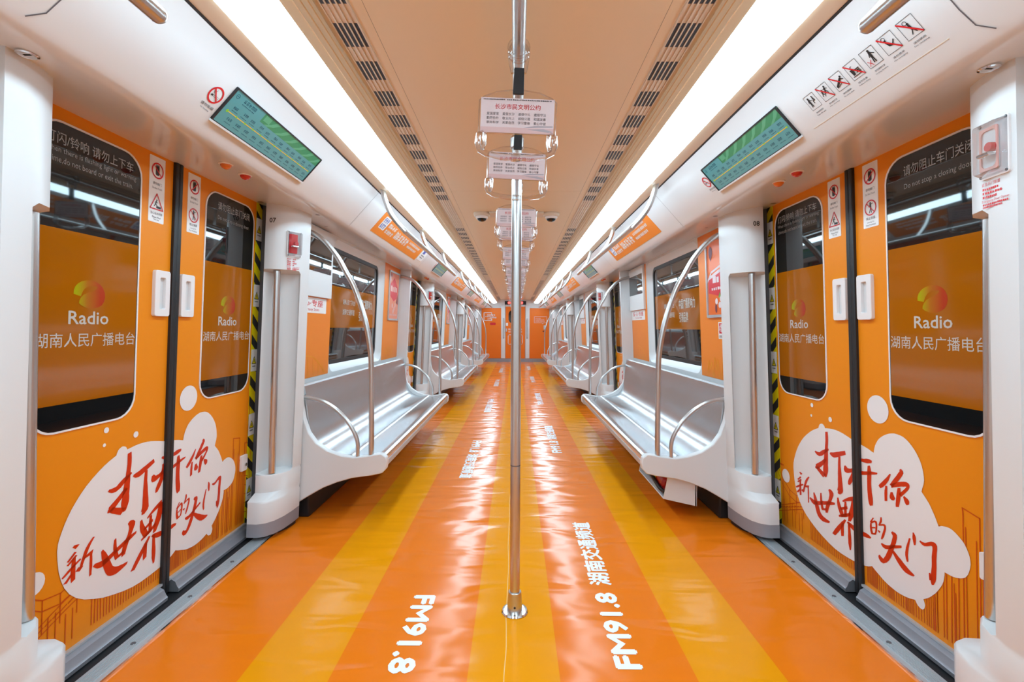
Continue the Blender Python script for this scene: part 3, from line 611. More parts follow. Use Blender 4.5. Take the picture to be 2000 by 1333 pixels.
def sticker(leaf, h):
    ca, z0, z1 = h * 0.107, 1.557, 1.81
    st = obj('notice_sticker', MB().slab(rr(ca, (z0 + z1) / 2, 0.080, z1 - z0, 0.003, 2), door_ch, 0.0, 0.0012), 'sticker', leaf, sharp=0)
    k, rd, tx = MB(), MB(), MB()
    c1 = (ca, 1.757); c2 = (ca, 1.634)
    rd.annulus(c1, 0.0255, 0.031, door_ch, 0.0022)
    k.slab(rr(ca, 1.757, 0.019, 0.036, 0.006, 3), door_ch, 0.0012, 0.0016)
    for i in range(4): k.line([(ca - 0.007 + i * 0.0047, 1.770), (ca - 0.007 + i * 0.0047, 1.779)], 0.0034, door_ch, 0.0016)
    rd.line([(ca - 0.02 * h * -1, 1.777), (ca + 0.02 * h * -1, 1.737)], 0.0042, door_ch, 0.0026)
    tx.text('请勿触门', ca, 1.707, 0.046, 0.0105, door_ch, 0.002); tx.text('Do Not Touch', ca, 1.689, 0.050, 0.0075, door_ch, 0.002)
    if h < 0:
        rd.line([(ca, 1.668), (ca - 0.033, 1.608), (ca + 0.033, 1.608)], 0.0048, door_ch, 0.0022, True)
        figure(k, door_ch, ca - 0.004, 1.628, 0.038, 0.002, RUN); k.rect(ca + 0.002, ca + 0.022, 1.6125, 1.621, door_ch, 0.002)
        tx.text('当心站台间隙', ca, 1.592, 0.060, 0.011, door_ch, 0.002); tx.text('Please Mind', ca, 1.577, 0.044, 0.0075, door_ch, 0.002); tx.text('The Gap', ca, 1.567, 0.028, 0.0075, door_ch, 0.002)
    else:
        rd.annulus(c2, 0.026, 0.031, door_ch, 0.0022); figure(k, door_ch, ca, 1.634, 0.046, 0.002, LEAN)
        rd.line([(ca - 0.02, 1.654), (ca + 0.02, 1.614)], 0.0036, door_ch, 0.0026)
        tx.text('禁止倚靠', ca, 1.593, 0.048, 0.0115, door_ch, 0.002); tx.text('Leaning On', ca, 1.577, 0.036, 0.007, door_ch, 0.002); tx.text('Door Prohibited', ca, 1.567, 0.050, 0.007, door_ch, 0.002)
    obj('red_marks', rd, 'red', st, sharp=0); obj('pictogram', k, 'black_ink', st, sharp=0); obj('lettering', tx, 'grey_ink', st, sharp=0)

logo_m = None
def logo_mat():
    m = mat('logo', (0.5, 0.2, 0.01), 0.15, ior=1.6); nt = m.node_tree; b = nt.nodes['Principled BSDF']
    tc = nt.nodes.new('ShaderNodeTexCoord'); sx = nt.nodes.new('ShaderNodeSeparateXYZ'); nt.links.new(tc.outputs['Generated'], sx.inputs[0])
    r = nt.nodes.new('ShaderNodeValToRGB'); el = r.color_ramp.elements
    el[0].position = 0.1; el[0].color = (0.36, 0.34, 0.0, 1); el[1].position = 0.85; el[1].color = (0.40, 0.030, 0.004, 1)
    e = el.new(0.42); e.color = (0.40, 0.13, 0.003, 1)
    nt.links.new(sx.outputs[1], r.inputs[0]); nt.links.new(r.outputs[0], b.inputs['Base Color'])
logo_mat()
def logo(ca, cb, sc):                          # open swirl: a thick ring with a leaf shaped eye, cut at its left end
    out, inn = [], []
    for i in range(41):
        t = math.radians(188 - 318 * i / 40)
        out.append((ca + 0.5 * sc * math.cos(t) * 1.0, cb + 0.40 * sc * math.sin(t)))
    for i in range(41):
        u = i / 40; t = math.radians(180 - 150 * u) if u < .5 else math.radians(105 - 150 * (u - .5) * 1.6)
        inn.append((ca + sc * (0.02 + 0.29 * math.cos(t)), cb + sc * (0.03 + 0.21 * math.sin(t))))
    top = out[:24]
    m = MB()
    # upper arc of the swirl, from the cut end over the top
    o1 = [(ca + sc * x, cb + sc * y) for x, y in ((-.50, -.02), (-.495, .08), (-.46, .18), (-.38, .27), (-.27, .34), (-.12, .385), (.03, .395), (.18, .37), (.31, .31), (.42, .21), (.485, .08), (.50, -.06), (.47, -.19), (.40, -.29), (.28, -.36), (.14, -.40), (-.01, -.40), (-.14, -.375), (-.25, -.33), (-.33, -.27), (-.32, -.19), (-.27, -.10), (-.19, -.02), (-.06, .04), (.07, .08), (.17, .13), (.23, .19), (.235, .225), (.17, .235), (.07, .24), (-.04, .22), (-.14, .17), (-.21, .09), (-.255, .0), (-.28, -.075))]
    m.flat(o1, door_ch, 0.0034)
    return m

def make_leaf(h):
    lo, hi = (-0.603, -0.020) if h < 0 else (0.020, 0.603)
    body = MB().slab([(lo, 0.06), (hi, 0.06), (hi, 1.862), (lo, 1.862)], door_ch, -0.035, 0.0)
    leaf = obj('door_1', body, 'orange', base=(-1.45, h * 0.33, 0.0), sharp=30)
    obj('rubber_edge', MB().slab([(h * 0.0005, 0.015), (h * 0.021, 0.015), (h * 0.021, 1.835), (h * 0.0005, 1.835)], door_ch, -0.03, 0.014), 'rubber', leaf, bevel=0.004)
    prof = [(0.008, -0.03), (0.008, 0.046), (0.022, 0.047), (0.030, 0.040), (0.052, 0.030), (0.062, 0.012), (0.062, -0.03)]
    obj('bottom_rail', MB().loft([[door_ch(a, z, o_) for z, o_ in prof] for a in ((lo, hi - 0.012) if h < 0 else (lo + 0.012, hi))]), 'rail_grey', leaf, sharp=30)
    obj('rail_lip', MB().slab([(lo, 0.062), (hi, 0.062), (hi, 0.071), (lo, 0.071)], door_ch, 0.0, 0.014), 'aluminium', leaf, sharp=0)
    wc, zc, ww, wh = h * 0.384, 1.295, 0.388, 0.96
    obj('window_gasket', MB().ring(rr(wc, zc, ww + 0.012, wh + 0.012, 0.082), rr(wc, zc, ww, wh, 0.078), door_ch, 0.0, 0.004), 'cloud', leaf)
    pane = obj('window_pane', MB().slab(rr(wc, zc, ww, wh, 0.078), door_ch, 0.0, 0.0024), 'glass_black', leaf, sharp=30)
    obj('window_film', MB().slab([(wc - 0.191, 0.90), (wc + 0.191, 0.90), (wc + 0.191, 1.452), (wc - 0.191, 1.452)], door_ch, 0.0024, 0.0030), 'film', pane, sharp=0)
    obj('radio_logo', logo(wc - 0.005, 1.256, 0.118), 'logo', pane, sharp=0)
    t = MB().text('Radio', wc - 0.005, 1.177, 0.15, 0.044, door_ch, 0.0036, 0.025)
    t.text('湖南人民广播电台', wc, 1.104, 0.375, 0.046, door_ch, 0.0036, 0.0)
    obj('film_lettering', t, 'film_text', pane, sharp=0)
    t = MB()
    if h < 0:
        t.text('灯闪/铃响 请勿上下车', wc - 0.005, 1.728, 0.325, 0.036, door_ch, 0.003, 0.004)
        t.text('When there is flashing light or warning', wc, 1.690, 0.345, 0.021, door_ch, 0.003); t.text('chime,do not board or exit the train.', wc - 0.005, 1.661, 0.325, 0.021, door_ch, 0.003)
    else:
        t.text('请勿阻止车门关闭', wc + 0.02, 1.722, 0.265, 0.038, door_ch, 0.003, 0.004); t.text('Do not stop a closing door.', wc + 0.02, 1.664, 0.262, 0.024, door_ch, 0.003)
    obj('warning_lettering', t, 'window_ink', pane, sharp=0)
    hc, hz = h * 0.074, 1.281
    hd = obj('pull_handle', MB().ring(rr(hc, hz, 0.080, 0.182, 0.010), rr(hc, hz, 0.030, 0.124, 0.006), door_ch, 0.0, 0.014), 'cloud', leaf, bevel=0.002)
    obj('grip_recess', MB().flat(rr(hc, hz, 0.031, 0.125, 0.006), door_ch, 0.0012), 'white', hd, sharp=0)
    sticker(leaf, h)
    dec = obj('cloud_print', MB().flat(clip(CLOUD_POLY, h, 0.0212), door_ch, 0.0016), 'cloud', leaf, sharp=0)
    b = MB()
    for q in STROKE_POLYS:
        c_ = clip(q, h, 0.0212)
        if len(c_) > 2: b.add([door_ch(a, z, 0.0024) for a, z in c_], [tuple(range(len(c_)))])
    obj('brush_lettering', b, 'brush', dec, sharp=0)
    d = MB()
    if h > 0: d.disc((0.118, 0.832), 0.056, door_ch, 0.0016, 28)
    else:
        for a, z, r_ in ((-0.305, 0.780, 0.0105), (-0.312, 0.728, 0.0065), (-0.172, 0.735, 0.012), (-0.55, 0.356, 0.036)): d.disc((a, z), r_, door_ch, 0.0016, 18)
    obj('dot_print', d, 'cloud', leaf, sharp=0)
    obj('skyline_print', skyline(h, 3 + h), 'print', leaf, sharp=0)
    if h > 0:
        sw = obj('lock_plate', MB().slab(rr(0.565, 0.415, 0.055, 0.085, 0.006), door_ch, 0.0, 0.012), 'cloud', leaf, bevel=0.002)
        obj('lock_button', MB().slab(rr(0.572, 0.405, 0.018, 0.018, 0.0085), door_ch, 0.012, 0.017), 'chrome', sw)
    return home(leaf)
leaves = {h: make_leaf(h) for h in (-1, 1)}
cnt = {-1: 0, 1: 0}; num = 1
for k in range(4):
    for s in (-1, 1):
        for h in (-1, 1):
            d = place(leaves[h], cnt[h], yd(k, s), s, cat='door', kind='structure', group='sliding doors',
                      label='orange sliding door leaf, %s of its pair, %s doorway on the %s' % ({-1: 'left', 1: 'right'}[h], ORD[k], SIDE[s]))
            d.name = 'door_%d' % num; num += 1; cnt[h] += 1

# hazard tape on the door posts
def make_tape(h):
    a0, a1 = sorted((h * 0.604, h * 0.662))
    r = obj('hazard_tape', MB().slab([(a0, 0.03), (a1, 0.03), (a1, 1.835), (a0, 1.835)], door_ch, -0.02, 0.001), 'yellow', base=(-1.44, h * 0.63, 0.0), sharp=0)
    b = MB(); P = 0.112; z = 0.0
    while z < 1.9:
        q = [(a0, z + 0.05), (a1, z), (a1, z + 0.052), (a0, z + 0.102)] if h > 0 else [(a0, z), (a1, z + 0.05), (a1, z + 0.102), (a0, z + 0.052)]
        q = [(a, min(max(zz, 0.03), 1.835)) for a, zz in q]
        b.add([door_ch(a, zz, 0.0018) for a, zz in q], [(0, 1, 2, 3)]); z += P
    obj('black_stripe', b, 'black_ink', r, sharp=0)
    for z in (0.25, 0.61, 0.965, 1.32, 1.68):
        p = obj('warning_patch', MB().rect(a0, a1, z - 0.06, z + 0.06, door_ch, 0.0026), 'sticker', r, sharp=0)
        c_ = (a0 + a1) / 2
        t = MB().flat([(c_ - 0.020, z - 0.018), (c_ + 0.020, z - 0.018), (c_, z + 0.020)], door_ch, 0.0032); obj('yellow_triangle', t, 'yellow', p, sharp=0)
        t = MB().line([(c_ - 0.020, z - 0.018), (c_ + 0.020, z - 0.018), (c_, z + 0.020)], 0.004, door_ch, 0.0036, True); t.rect(c_ - 0.003, c_ + 0.003, z - 0.010, z + 0.006, door_ch, 0.0036)
        t.bars(c_ - 0.016, c_ + 0.016, z - 0.032, 0.007, door_ch, 4, 0.0036); obj('black_mark', t, 'black_ink', p, sharp=0)
    obj('edge_seal', MB().slab([(min(h * 0.663, h * 0.690), 0.01), (max(h * 0.663, h * 0.690), 0.01), (max(h * 0.663, h * 0.690), 1.835), (min(h * 0.663, h * 0.690), 1.835)], door_ch, -0.02, 0.018), 'seal_grey', r, bevel=0.004)
    return home(r)
tapes = {h: make_tape(h) for h in (-1, 1)}; cnt = {-1: 0, 1: 0}
for k in range(4):
    for s in (-1, 1):
        h = 1 if s < 0 else -1
        place(tapes[h], cnt[h], yd(k, s), s, cat='tape', group='hazard tapes on the door posts', label='yellow and black hazard tape up the far post of the %s doorway, %s side' % (ORD[k], SIDE[s])); cnt[h] += 1

# thresholds
def make_sill():
    r = empty('door_threshold', (-1.38, 0, 0))
    pl = MB().box(-1.412, -1.326, -0.76, 0.76, 0.0, 0.005)
    obj('plate', pl, 'aluminium', r, bevel=0.001)
    b = MB()
    for i in range(8):
        x = -1.400 + i * 0.0065; b.box(x, x + 0.0032, -0.75, 0.75, 0.005, 0.0072)
    obj('ridges', b, 'aluminium', r, sharp=0)
    obj('bright_edge', MB().box(-1.330, -1.322, -0.76, 0.76, 0.0, 0.0068), 'chrome', r, sharp=0)
    for y in (-0.60, -0.30, 0.0, 0.30, 0.60): obj('screw', MB().lathe([(0.0, 0.0078), (0.008, 0.0078), (0.009, 0.005), (0, 0.005)], (-1.372, y, 0), 12), 'seal_grey', r)
    obj('gap_channel', MB().box(-1.50, -1.412, -0.76, 0.76, 0.0, 0.003), 'dark', r, sharp=0)
    return home(r)
sill = make_sill(); n = 0
for k in range(4):
    for s in (-1, 1):
        place(sill, n, yd(k, s), s, cat='threshold', group='door thresholds', label='ribbed aluminium threshold at the %s doorway on the %s' % (ORD[k], SIDE[s])); n += 1

# ------------------------------------------------------------------ door pillars
FULL = [(1.51, .715), (1.432, .712), (1.428, .587), (1.398, .583), (1.345, .602), (1.305, .642), (1.285, .69), (1.274, .74), (1.272, .79), (1.51, .79)]
NICHE = [(1.51, .715), (1.432, .712), (1.428, .587), (1.415, .690), (1.35, .735), (1.302, .732), (1.284, .707), (1.275, .74), (1.272, .79), (1.51, .79)]
FOOT = [(1.51, .715), (1.432, .712), (1.427, .516), (1.375, .512), (1.335, .528), (1.305, .567), (1.285, .63), (1.275, .71), (1.272, .79), (1.51, .79)]
def inset(P, d): return [(x + (d if 0 < i < 9 else 0), y + (d if i < 6 else 0) - (d if i > 7 else 0)) for i, (x, y) in enumerate(P)]
def make_pillar(h):
    r = empty('pillar', (-1.38, h * 0.68, 0.0))
    def R(P, z): return [(-(x - 0.05 * z), h * y, z) for x, y in P]
    mid = [((a[0] + b[0]) / 2, (a[1] + b[1]) / 2) for a, b in zip(FULL, FOOT)]
    mid[8] = FULL[8]; mid[7] = ((FULL[7][0] * 2 + FOOT[7][0]) / 3, FULL[7][1])
    rings = [R(FOOT, 0.10), R(FOOT, 0.205), R(inset(FOOT, 0.004), 0.216), R(FULL, 0.243), R(FULL, 0.33), R(inset(FULL, 0.003), 0.338), R(NICHE, 0.348), R(NICHE, 1.448), R(FULL, 1.462), R(FULL, 1.832)]
    obj('body', MB().loft(rings), 'white', r, sharp=40)
    obj('kick_plate', MB().loft([R(FOOT, 0.028), R(FOOT, 0.10)]), 'skirt', r, sharp=40)
    obj('foot', MB().loft([R(inset(FULL, 0.012), 0.0), R(inset(FULL, 0.012), 0.03)]), 'dark', r, sharp=40)
    p0, p1 = Vector((-1.342, h * 0.624, 0.344)), Vector((-1.302, h * 0.624, 1.455))
    obj('grab_bar', MB().tube([p0, p1], 0.0185, 16), 'steel', r)
    return home(r)
pil = {h: make_pillar(h) for h in (-1, 1)}; cnt = {-1: 0, 1: 0}
PIL = {}
for k in range(4):
    for s in (-1, 1):
        for h in (-1, 1):
            far = (h > 0) == (s < 0)
            yo = yd(k, s) - (0.075 if not far and k == 0 else 0)
            P = place(pil[h], cnt[h], yo, s, cat='pillar', kind='structure', group='white door pillars',
                      label='white rounded pillar with steel grab bar, %s side of the %s doorway on the %s' % ('far' if far else 'near', ORD[k], SIDE[s]))
            PIL[(k, s, far)] = P; cnt[h] += 1
# flat shaped chart on a pillar's front near a plan point (x, d) with outward normal angle
def pillar_ch(h, x, d, ang):                   # ang: degrees from -y*h towards +x (aisle)
    nx, ny = math.sin(math.radians(ang)), -h * math.cos(math.radians(ang))
    ux, uy = (-ny, nx)                          # reading direction as seen from the aisle
    if h > 0: pass
    def ch(a, z, off=0.0):
        return (-(x - 0.05 * z) + ux * a + nx * off, h * d + uy * a + ny * off, z)
    return ch
# car numbers on the two far pillars
for s, body in ((-1, '07'), (1, '08')):
    q = empty('car_number', (0, 0, 0)); bpy.data.objects.remove(q)
    h = 1 if s < 0 else -1
    ch = pillar_ch(h, 1.388, .5845, 3)
    ny = MB().text(body, 0.0, 1.722, 0.034, 0.026, ch, 0.0025, 0.012)
    o = obj('car_number', ny, 'black_ink', base=(-1.33, h * 0.58, 1.71), sharp=0); home(o)
    place(o, 0, yd(0, s), s, cat='number', label='small dark number %s on the pillar at the far side of the nearest %s doorway' % (body, SIDE[s]))

# emergency release boxes on pillars
def make_release(h, x=1.301, d=.652, ang=58, pale=False):
    ch = pillar_ch(h, x, d, ang)
    r = empty('emergency_release', ch(0, 1.53, 0.0))
    obj('back_plate', MB().slab(rr(0, 1.605, 0.085, 0.142, 0.008), ch, -0.002, 0.004), 'cloud', r, bevel=0.0015)
    obj('red_recess', MB().slab(rr(-0.008, 1.606, 0.050, 0.104, 0.004), ch, 0.004, 0.006), 'white' if pale else 'red', r, sharp=0)
    if pale: obj('red_rim', MB().ring(rr(-0.008, 1.606, 0.052, 0.106, 0.004), rr(-0.008, 1.606, 0.042, 0.092, 0.012), ch, 0.006, 0.009), 'poster_pink', r)
    obj('handle', MB().tube([ch(-0.020, 1.590, 0.010), ch(-0.020, 1.590, 0.022), ch(0.010, 1.590, 0.022), ch(0.010, 1.590, 0.010)], 0.005, 8), 'chrome', r)
    obj('knob', MB().tube([ch(0.004, 1.607, 0.006), ch(0.004, 1.607, 0.020)], 0.011, 14), 'poster_red', r)
    obj('clear_cover', MB().loft([[ch(a, z, 0.004) for a, z in rr(0, 1.605, 0.078, 0.134, 0.006)], [ch(a, z, 0.026) for a, z in rr(0, 1.605, 0.066, 0.120, 0.006)]]), 'clear', r, sharp=30)
    for sx in (-1, 1):
        for sz in (-1, 1): obj('screw', MB().tube([ch(sx * 0.036, 1.605 + sz * 0.064, 0.004), ch(sx * 0.036, 1.605 + sz * 0.064, 0.006)], 0.0035, 8), 'seal_grey', r)
    t = MB().text('紧急开门装置', -0.012, 1.522, 0.052, 0.009, ch, 0.0012)
    for i, z in enumerate((1.510, 1.500, 1.490)): t.bars(-0.036, (0.01, 0.02, 0.005)[i], z, 0.006, ch, 8, 0.0012, i)
    t.text('Emergency Door Opener', 0.0, 1.479, 0.076, 0.008, ch, 0.0012)
    for i, z in enumerate((1.471, 1.4645)): t.bars(-0.036, (0.036, 0.02)[i], z, 0.005, ch, 14, 0.0012, i)
    obj('red_lettering', t, 'red', r, sharp=0)
    return home(r)
rel = {h: make_release(h) for h in (-1, 1)}
place(rel[1], 0, yd(0, -1), -1, cat='emergency release', group='emergency release boxes', label='red emergency release under a clear cover on the pillar numbered 07')
place(make_release(1, 1.2755, .735, 84, True), 0, yd(0, 1) - 0.075, 1, cat='emergency release', group='emergency release boxes', label='emergency release box on the near right pillar at the edge of the photo')
place(rel[1], 1, yd(1, -1), -1, cat='emergency release', group='emergency release boxes', label='small red emergency release on the left pillar beyond the second doorway')
place(rel[-1], 0, yd(1, 1), 1, cat='emergency release', group='emergency release boxes', label='small red emergency release on the right pillar beyond the second doorway')

# ================================================================== WINDOW BAYS
def make_window():
    pane = obj('window_1', MB().slab(rr(0, 1.3075, 1.22, 0.875, 0.075), bay_ch, -0.058, -0.052), 'bay_glass', base=(-1.39, 0, 0.87), sharp=30)
    obj('window_seal', MB().ring(rr(0, 1.3075, 1.222, 0.877, 0.075), rr(0, 1.3075, 1.16, 0.815, 0.055), bay_ch, -0.054, -0.046), 'rubber', pane)
    f = obj('window_film', MB().rect(-0.578, 0.578, 1.145, 1.462, bay_ch, -0.0512), 'bay_film', pane, sharp=0)
    t = MB().text('中国广播影响力', 0.275, 1.355, 0.36, 0.085, bay_ch, -0.0502, 0.03); t.text('引领品牌', 0.198, 1.245, 0.205, 0.085, bay_ch, -0.0502, 0.03)
    t.text('湖南人民广播电台', -0.16, 1.352, 0.28, 0.045, bay_ch, -0.0502, 0.01); t.text('湖南交通频道', -0.16, 1.272, 0.28, 0.050, bay_ch, -0.0502, 0.01)
    obj('film_lettering', t, 'film_text', f, sharp=0)
    return home(pane)
def make_wall_panel(h):
    a0, a1 = sorted((h * 0.680, h * 1.309)); i0, i1 = sorted((h * 0.662, h * 0.690))
    pts = [(a0, 0.818), (a1, 0.818), (a1, 1.80), (a0, 1.80)]
    r = obj('wall_panel', MB().slab(pts, bay_ch, 0.0, 0.002), 'orange_wall', base=(-1.38, h * 0.99, 0.82), sharp=0)
    m = MB(); rnd = random.Random(5 + h)
    def F(a, z): return (h * (0.69 + a), z)
    if h > 0:
        for a, hh in ((0.10, 0.10), (0.20, 0.13), (0.32, 0.12)):
            m.line([F(a, 0.83), F(a + 0.02, 0.83 + hh), F(a + 0.045, 0.87), F(a + 0.07, 0.83 + hh * 0.9), F(a + 0.09, 0.83)], 0.008, bay_ch, 0.003)
    else:
        m.line([F(0.05, 0.83), F(0.15, 0.90), F(0.25, 0.95), F(0.40, 0.97)], 0.006, bay_ch, 0.003)
        for a in (0.08, 0.16, 0.24, 0.32): m.line([F(a, 0.83), F(a + 0.015, 0.89 + a * 0.2)], 0.006, bay_ch, 0.003)
    obj('skyline_print', m, 'amber_print', r, sharp=0)
    return home(r)
def make_poster(kind):
    a0, a1, z0, z1 = 0.83, 1.25, 1.225, 1.745
    ca, cz = (a0 + a1) / 2, (z0 + z1) / 2
    r = obj('poster', MB().ring(rr(ca, cz, a1 - a0, z1 - z0, 0.01, 3), rr(ca, cz, a1 - a0 - 0.036, z1 - z0 - 0.036, 0.004, 3), bay_ch, 0.002, 0.014), 'aluminium', base=(-1.36, ca, z0))
    sh = obj('sheet', MB().rect(a0 + 0.016, a1 - 0.016, z0 + 0.016, z1 - 0.016, bay_ch, 0.006), 'poster_a' if kind == 0 else 'poster_b', r, sharp=0)
    m = MB()
    if kind == 1:
        # red ribbon banner with a white swoosh, balloon, flowers
        m.flat([(a0 + .03, 1.50), (a1 - .03, 1.545), (a1 - .03, 1.42), (ca, 1.36), (a0 + .03, 1.39)], bay_ch, 0.0068); obj('banner_print', m, 'poster_red', sh, sharp=0)
        m = MB().line([(a0 + .02, 1.47), (a0 + .08, 1.525), (ca, 1.553), (a1 - .02, 1.575)], 0.014, bay_ch, 0.0074); m.line([(a0 + .05, 1.49), (ca, 1.525), (a1 - .02, 1.54)], 0.020, bay_ch, 0.0074)
        m.bars(a0 + .10, a1 - .08, 1.475, 0.045, bay_ch, 4, 0.0074, 2); m.bars(a0 + .08, a1 - .06, 1.415, 0.02, bay_ch, 9, 0.0074, 4)
        for x, y in ((ca - .06, 1.33), (ca + .01, 1.345), (ca + .05, 1.315), (ca - .01, 1.305)): m.disc((x, y), 0.022, bay_ch, 0.0072, 7)
        obj('white_print', m, 'card', sh, sharp=0)
        m = MB().disc((a0 + .075, 1.66), 0.030, bay_ch, 0.0072, 14, 0.038); m.flat([(a0 + .05, 1.635), (a0 + .075, 1.60), (a0 + .10, 1.635)], bay_ch, 0.0073); m.disc((ca - .07, 1.285), 0.016, bay_ch, 0.0072, 10, 0.03); obj('balloon_print', m, 'plum', sh, sharp=0)
        m = MB().flat([(ca - .03, 1.35), (ca - .01, 1.39), (ca + .005, 1.36)], bay_ch, 0.0073); m.flat([(ca + .03, 1.345), (ca + .06, 1.375), (ca + .05, 1.335)], bay_ch, 0.0073); obj('leaf_print', m, 'leaf_green', sh, sharp=0)
    else:
        m.flat([(a0 + .05, 1.60), (ca, 1.68), (a1 - .05, 1.58), (a1 - .08, 1.47), (ca, 1.43), (a0 + .07, 1.48)], bay_ch, 0.0068); obj('banner_print', m, 'poster_red', sh, sharp=0)
        m = MB().bars(a0 + .08, a1 - .08, 1.56, 0.06, bay_ch, 4, 0.0074, 2)
        for x, y in ((ca - .05, 1.38), (ca + .02, 1.35), (ca - .01, 1.32), (ca + .06, 1.39), (a0 + .07, 1.665)): m.disc((x, y), 0.028, bay_ch, 0.0072, 7)
        m.bars(a0 + .06, a1 - .06, 1.285, 0.02, bay_ch, 10, 0.0074, 3); obj('pale_print', m, 'poster_pink', sh, sharp=0)
        m = MB().flat([(a1 - .10, 1.42), (a1 - .05, 1.52), (a1 - .04, 1.40)], bay_ch, 0.0073); m.disc((a0 + .09, 1.70), 0.022, bay_ch, 0.0073, 10); obj('dark_print', m, 'plum', sh, sharp=0)
    return home(r)
def make_exit_sign():
    a0, a1, z0, z1 = 0.985, 1.235, 1.085, 1.195; ca = (a0 + a1) / 2
    r = obj('notice', MB().slab(rr(ca, (z0 + z1) / 2, a1 - a0, z1 - z0, 0.004, 2), bay_ch, 0.002, 0.0032), 'sticker', base=(-1.36, ca, z0), sharp=0)
    m = MB().rect(a0 + .012, a0 + .062, 1.120, 1.187, bay_ch, 0.004); m.line([(a0 + .082, 1.185), (a0 + .082, 1.135)], 0.010, bay_ch, 0.004); m.flat([(a0 + .068, 1.140), (a0 + .096, 1.140), (a0 + .082, 1.118)], bay_ch, 0.004)
    m.rect(a0 + .125, a0 + .165, 1.135, 1.172, bay_ch, 0.004); obj('red_mark', m, 'poster_red', r, sharp=0)
    m = MB(); figure(m, bay_ch, a0 + .03, 1.153, 0.055, 0.0048, RUN); m.rect(a0 + .045, a0 + .056, 1.128, 1.18, bay_ch, 0.0046); obj('white_mark', m, 'sticker', r, sharp=0)
    m = MB().bars(a0 + .012, a0 + .06, 1.104, 0.008, bay_ch, 6, 0.004); m.bars(a0 + .12, a0 + .20, 1.104, 0.008, bay_ch, 8, 0.004, 3); m.bars(a0 + .012, a0 + .22, 1.094, 0.005, bay_ch, 18, 0.004, 3); obj('lettering', m, 'grey_ink', r, sharp=0)
    return home(r)
def make_screen_box():
    a0, a1, z0, z1 = -1.309, -0.725, 1.348, 1.796; ca = (a0 + a1) / 2
    r = obj('wall_cabinet', MB().slab(rr(ca, (z0 + z1) / 2, a1 - a0, z1 - z0, 0.006, 2), bay_ch, 0.0, 0.022), 'white', base=(-1.36, ca, z0), bevel=0.003)
    obj('dark_screen', MB().slab(rr(ca - 0.004, 1.613, a1 - a0 - 0.05, 0.205, 0.006, 2), bay_ch, 0.022, 0.0235), 'bay_glass', r, sharp=0)
    return home(r)
def make_courtesy():
    a0, a1, z0, z1 = -1.30, -0.765, 1.242, 1.342; ca = (a0 + a1) / 2
    r = obj('seat_sign', MB().slab(rr(ca, (z0 + z1) / 2, a1 - a0, z1 - z0, 0.004, 2), bay_ch, 0.002, 0.0034), 'sticker', base=(-1.36, ca, z0), sharp=0)
    m = MB().text('爱·心·专座', ca, 1.306, 0.42, 0.045, bay_ch, 0.004, 0.01); m.text('Courtesy Seats', ca + 0.02, 1.263, 0.26, 0.024, bay_ch, 0.004); obj('red_lettering', m, 'red', r, sharp=0)
    return home(r)

# ------------------------------------------------------------------ bench
BPROF = [(1.290, .792), (1.283, .803), (1.268, .806), (1.256, .796), (1.248, .745), (1.240, .66), (1.232, .58), (1.220, .51), (1.195, .445), (1.155, .405), (1.10, .382), (1.045, .374), (1.008, .376), (.995, .383), (.985, .388), (.975, .386), (.965, .379), (.93, .376), (.87, .383), (.82, .397), (.795, .402), (.778, .399), (.767, .389), (.762, .373), (.765, .356), (.775, .346), (.80, .340)]
PLATE = [(1.335, .800), (1.280, .806), (1.268, .785), (1.256, .70), (1.242, .605), (1.218, .530), (1.172, .466), (1.105, .420), (1.025, .392), (.95, .381), (.875, .390), (.81, .403), (.778, .401), (.758, .385), (.752, .355), (.758, .315), (.780, .289), (.84, .275), (.96, .258), (1.05, .232), (1.13, .200), (1.20, .160), (1.285, .108), (1.335, .10)]
def refl(P): return [(-x, z) for x, z in P]
def make_bench():
    r = empty('bench', (-1.03, 0.0, 0.0))
    prof = [Vector(p) for p in BPROF]; back = []
    for i, p in enumerate(prof):
        t = (prof[min(i + 1, len(prof) - 1)] - prof[max(i - 1, 0)]).normalized(); back.append(p + Vector((t.y, -t.x)) * -0.010 if False else p + Vector((-t.y, t.x)) * -0.010)
    loop = [tuple(p) for p in prof] + [tuple(p) for p in reversed(back)]
    # direction check: back side must lie away from the sitter (larger x / lower z)
    if back[8].x < prof[8].x:
        back = [p * 2 - b for p, b in zip(prof, back)]; loop = [tuple(p) for p in prof] + [tuple(p) for p in reversed(back)]
    rings = [[(-x, y, z) for x, z in loop] for y in (-1.262, -1.1, -0.7, 0.0, 0.7, 1.1, 1.262)]
    obj('seat_shell', MB().loft(rings), 'seat_steel', r, sharp=28)
    for h in (-1, 1):
        y0, y1 = sorted((h * 1.264, h * 1.309))
        p = obj('end_panel', MB().prism_y(refl(PLATE), y0, y1), 'white', r, sharp=30, bevel=0.009)
        arm = smooth([(-.932, h * 1.286, .378), (-.936, h * 1.286, .482), (-.984, h * 1.286, .579), (-1.043, h * 1.286, .647), (-1.11, h * 1.286, .695), (-1.179, h * 1.286, .722), (-1.285, h * 1.286, .738)], 5)
        obj('armrest_rail', MB().tube(arm, 0.0125, 12), 'steel', r)
    obj('wall_bracket', MB().box(-1.345, -1.24, -1.25, 1.25, 0.0, 0.27), 'rubber', r, bevel=0.01)  # dark heater box along the wall under the seat
    obj('front_apron', MB().box(-0.80, -0.775, -1.262, 1.262, 0.305, 0.342), 'aluminium', r, bevel=0.006)
    return home(r)
STANCH = [(.852, .393), (.850, .60), (.850, .90), (.855, 1.02), (.8775, 1.156), (.914, 1.29), (.953, 1.394), (.9965, 1.472), (1.04, 1.552), (1.094, 1.623), (1.142, 1.67), (1.20, 1.705), (1.29, 1.728)]
